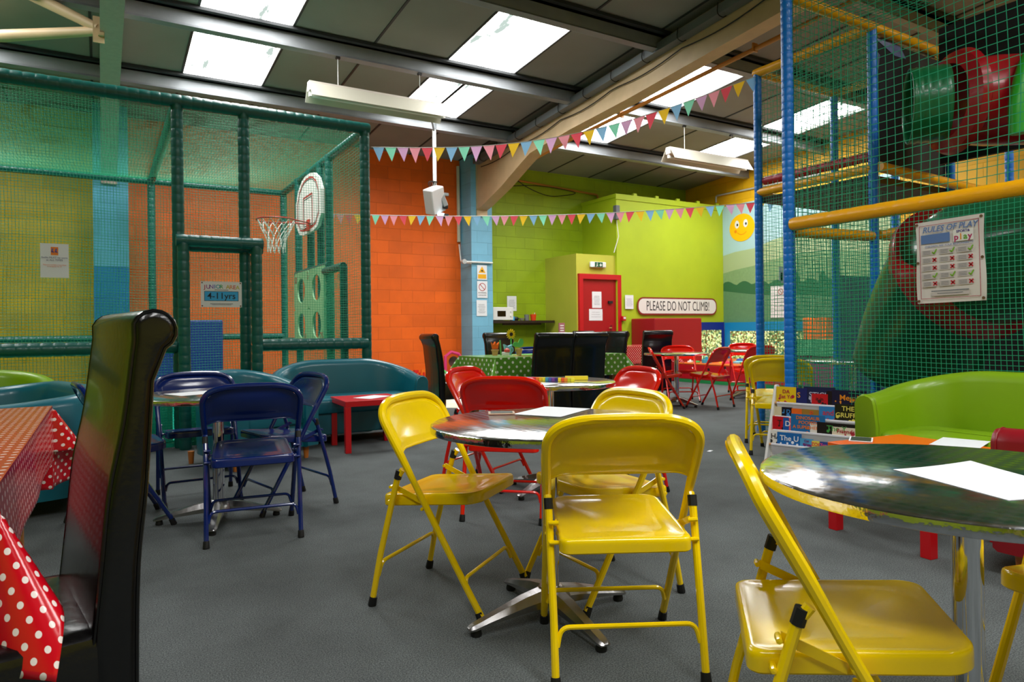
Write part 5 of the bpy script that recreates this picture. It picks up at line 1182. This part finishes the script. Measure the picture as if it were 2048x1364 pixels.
BK = [ # row, x0, x1, height above rod, layer, cover, title, title colour, label
 (3, .02, .17, .125, 2, '#F0C820', 'DA\nEat Yo', '#B01838', 'yellow picture book at the left of the top row'),
 (3, .13, .25, .12, 1, '#182868', 'S', '#F0A020', 'dark blue picture book with an orange letter in the top row'),
 (3, .225, .45, .135, 0, '#15244C', 'STICK', '#B8B8D0', 'wide night-blue picture book at the back of the top row'),
 (3, .285, .40, .085, 3, '#C81824', 'it in', '#301010', 'small red picture book in the top row'),
 (3, .39, .44, .11, 2, '#101018', '', '#FFFFFF', 'narrow black picture book in the top row'),
 (3, .43, .66, .12, 4, '#0C1438', 'Megal', '#F09018', 'dark picture book with big orange title in the top row'),
 (2, .01, .085, .075, 0, '#E0D4B0', '', '#FFFFFF', 'cream picture book at the left of the second row'),
 (2, .075, .155, .075, 1, '#0C1424', 'I D', '#3888D0', 'black picture book with blue title in the second row'),
 (2, .15, .225, .07, 2, '#E86820', '', '#FFFFFF', 'orange picture book in the second row'),
 (2, .22, .37, .07, 1, '#A07830', 'P', '#E05020', 'tan picture book in the second row'),
 (2, .35, .48, .10, 3, '#3080C0', 'and', '#C83048', 'sky blue picture book in the second row'),
 (2, .46, .64, .125, 4, '#1C2010', 'THE\nGRUFFA', '#E8D860', 'dark forest picture book at the right of the second row'),
 (1, .005, .14, .105, 0, '#C81020', 'T', '#300808', 'red picture book at the left of the third row'),
 (1, .10, .17, .10, 1, '#1858A8', 'D', '#F0F0F0', 'blue picture book behind the dinosaur one in the third row'),
 (1, .145, .20, .10, 2, '#E86870', '', '#FFFFFF', 'pink picture book beside the dinosaur one'),
 (1, .16, .405, .135, 4, '#1C6CA8', 'DINOSAUR\nPOOPED\nA SUPERHERO', '#E87818', 'large blue dinosaur picture book in the third row'),
 (1, .30, .37, .075, 5, '#E4E0D8', '', '#FFFFFF', 'plain pale picture book in front of the dinosaur one'),
 (1, .35, .62, .09, 6, '#141414', 'The Y', '#48A048', 'wide black picture book in the third row'),
 (1, .455, .64, .065, 7, '#E8D8C0', 'Friends', '#B02838', 'cream picture book with red title in the third row'),
 (0, .005, .14, .105, 0, '#ECE8E0', 'HAP', '#181818', 'white picture book with black letters at the bottom left'),
 (0, .07, .25, .095, 2, '#1868B0', 'The U', '#F0F0F8', 'blue picture book with yellow figures in the bottom row'),
 (0, .24, .335, .065, 3, '#50A0D0', 'Cat\nNap', '#783078', 'pale blue picture book in the bottom row'),
 (0, .325, .39, .055, 4, '#E8D858', 'ZOO', '#E04040', 'small yellow picture book in the bottom row'),
 (0, .38, .44, .055, 5, '#304890', 'Sea', '#E84890', 'small purple-blue picture book in the bottom row'),
 (0, .43, .48, .055, 4, '#60B0E0', 'o', '#E84890', 'small sky blue picture book at the right of the bottom row')]
tilt = -.05
for (r, x0, x1, hv, ly_, cov, ttl, tc_, lab) in BK:
    z, y = rows[r]; zb = .09; H_ = hv+zb; w = x1-x0
    base = Vector(((x0+x1)/2, y+.018-.0016*ly_, z-zb)); wp = RK + (Mr @ base)
    t = thing('picture_book', lab, 'book', wp, RZ); t.rotation_euler = (tilt, 0, RZ); t['group'] = 'picture books in the white rack'
    m = MB(); m.box((0, 0, H_/2), (w, .003, H_)); m.build('cover', mm('cover'+cov, cov, .3), t, smooth=False)
    m = MB(); m.box((.0, .0028, H_/2), (w-.004, .003, H_-.004)); m.build('pages', PAPER, t, smooth=False)
    if ttl:
        n_ = max(len(q) for q in ttl.split('\n')); k = ttl.count('\n')+1; size = min(w/n_*1.55, hv/k*.75, .055)
        text(ttl, size, (0, -.003, zb+hv*.55), mm('title'+tc_, tc_, .5), t, bold=.0006, name='title')
    if len(ttl) > 2 or w > .12:
        m = MB(); R3 = random.Random(int(x0*1000)+r)
        for q in range(5):
            cx_, cz_, rr_ = R3.uniform(-w*.4, w*.4), zb+R3.uniform(0, hv*.45), R3.uniform(.004, .014)
            m.add([(cx_+rr_*cos(a), -.0019-.00005*q, cz_+rr_*sin(a)) for a in [2*pi*i/12 for i in range(12)]], [tuple(range(12))])
        m.build('cover_art', mm('art'+tc_, tc_, .5), t, smooth=False)
# light scraps on the carpet
p = fl(1420, 902); m = MB(); m.box((p.x, p.y, .001), (.07, .03, .001), rz=.4); tag(m.build('paper_scrap', PAPER, smooth=False), 'little scrap of paper on the carpet behind the front chair', 'paper')
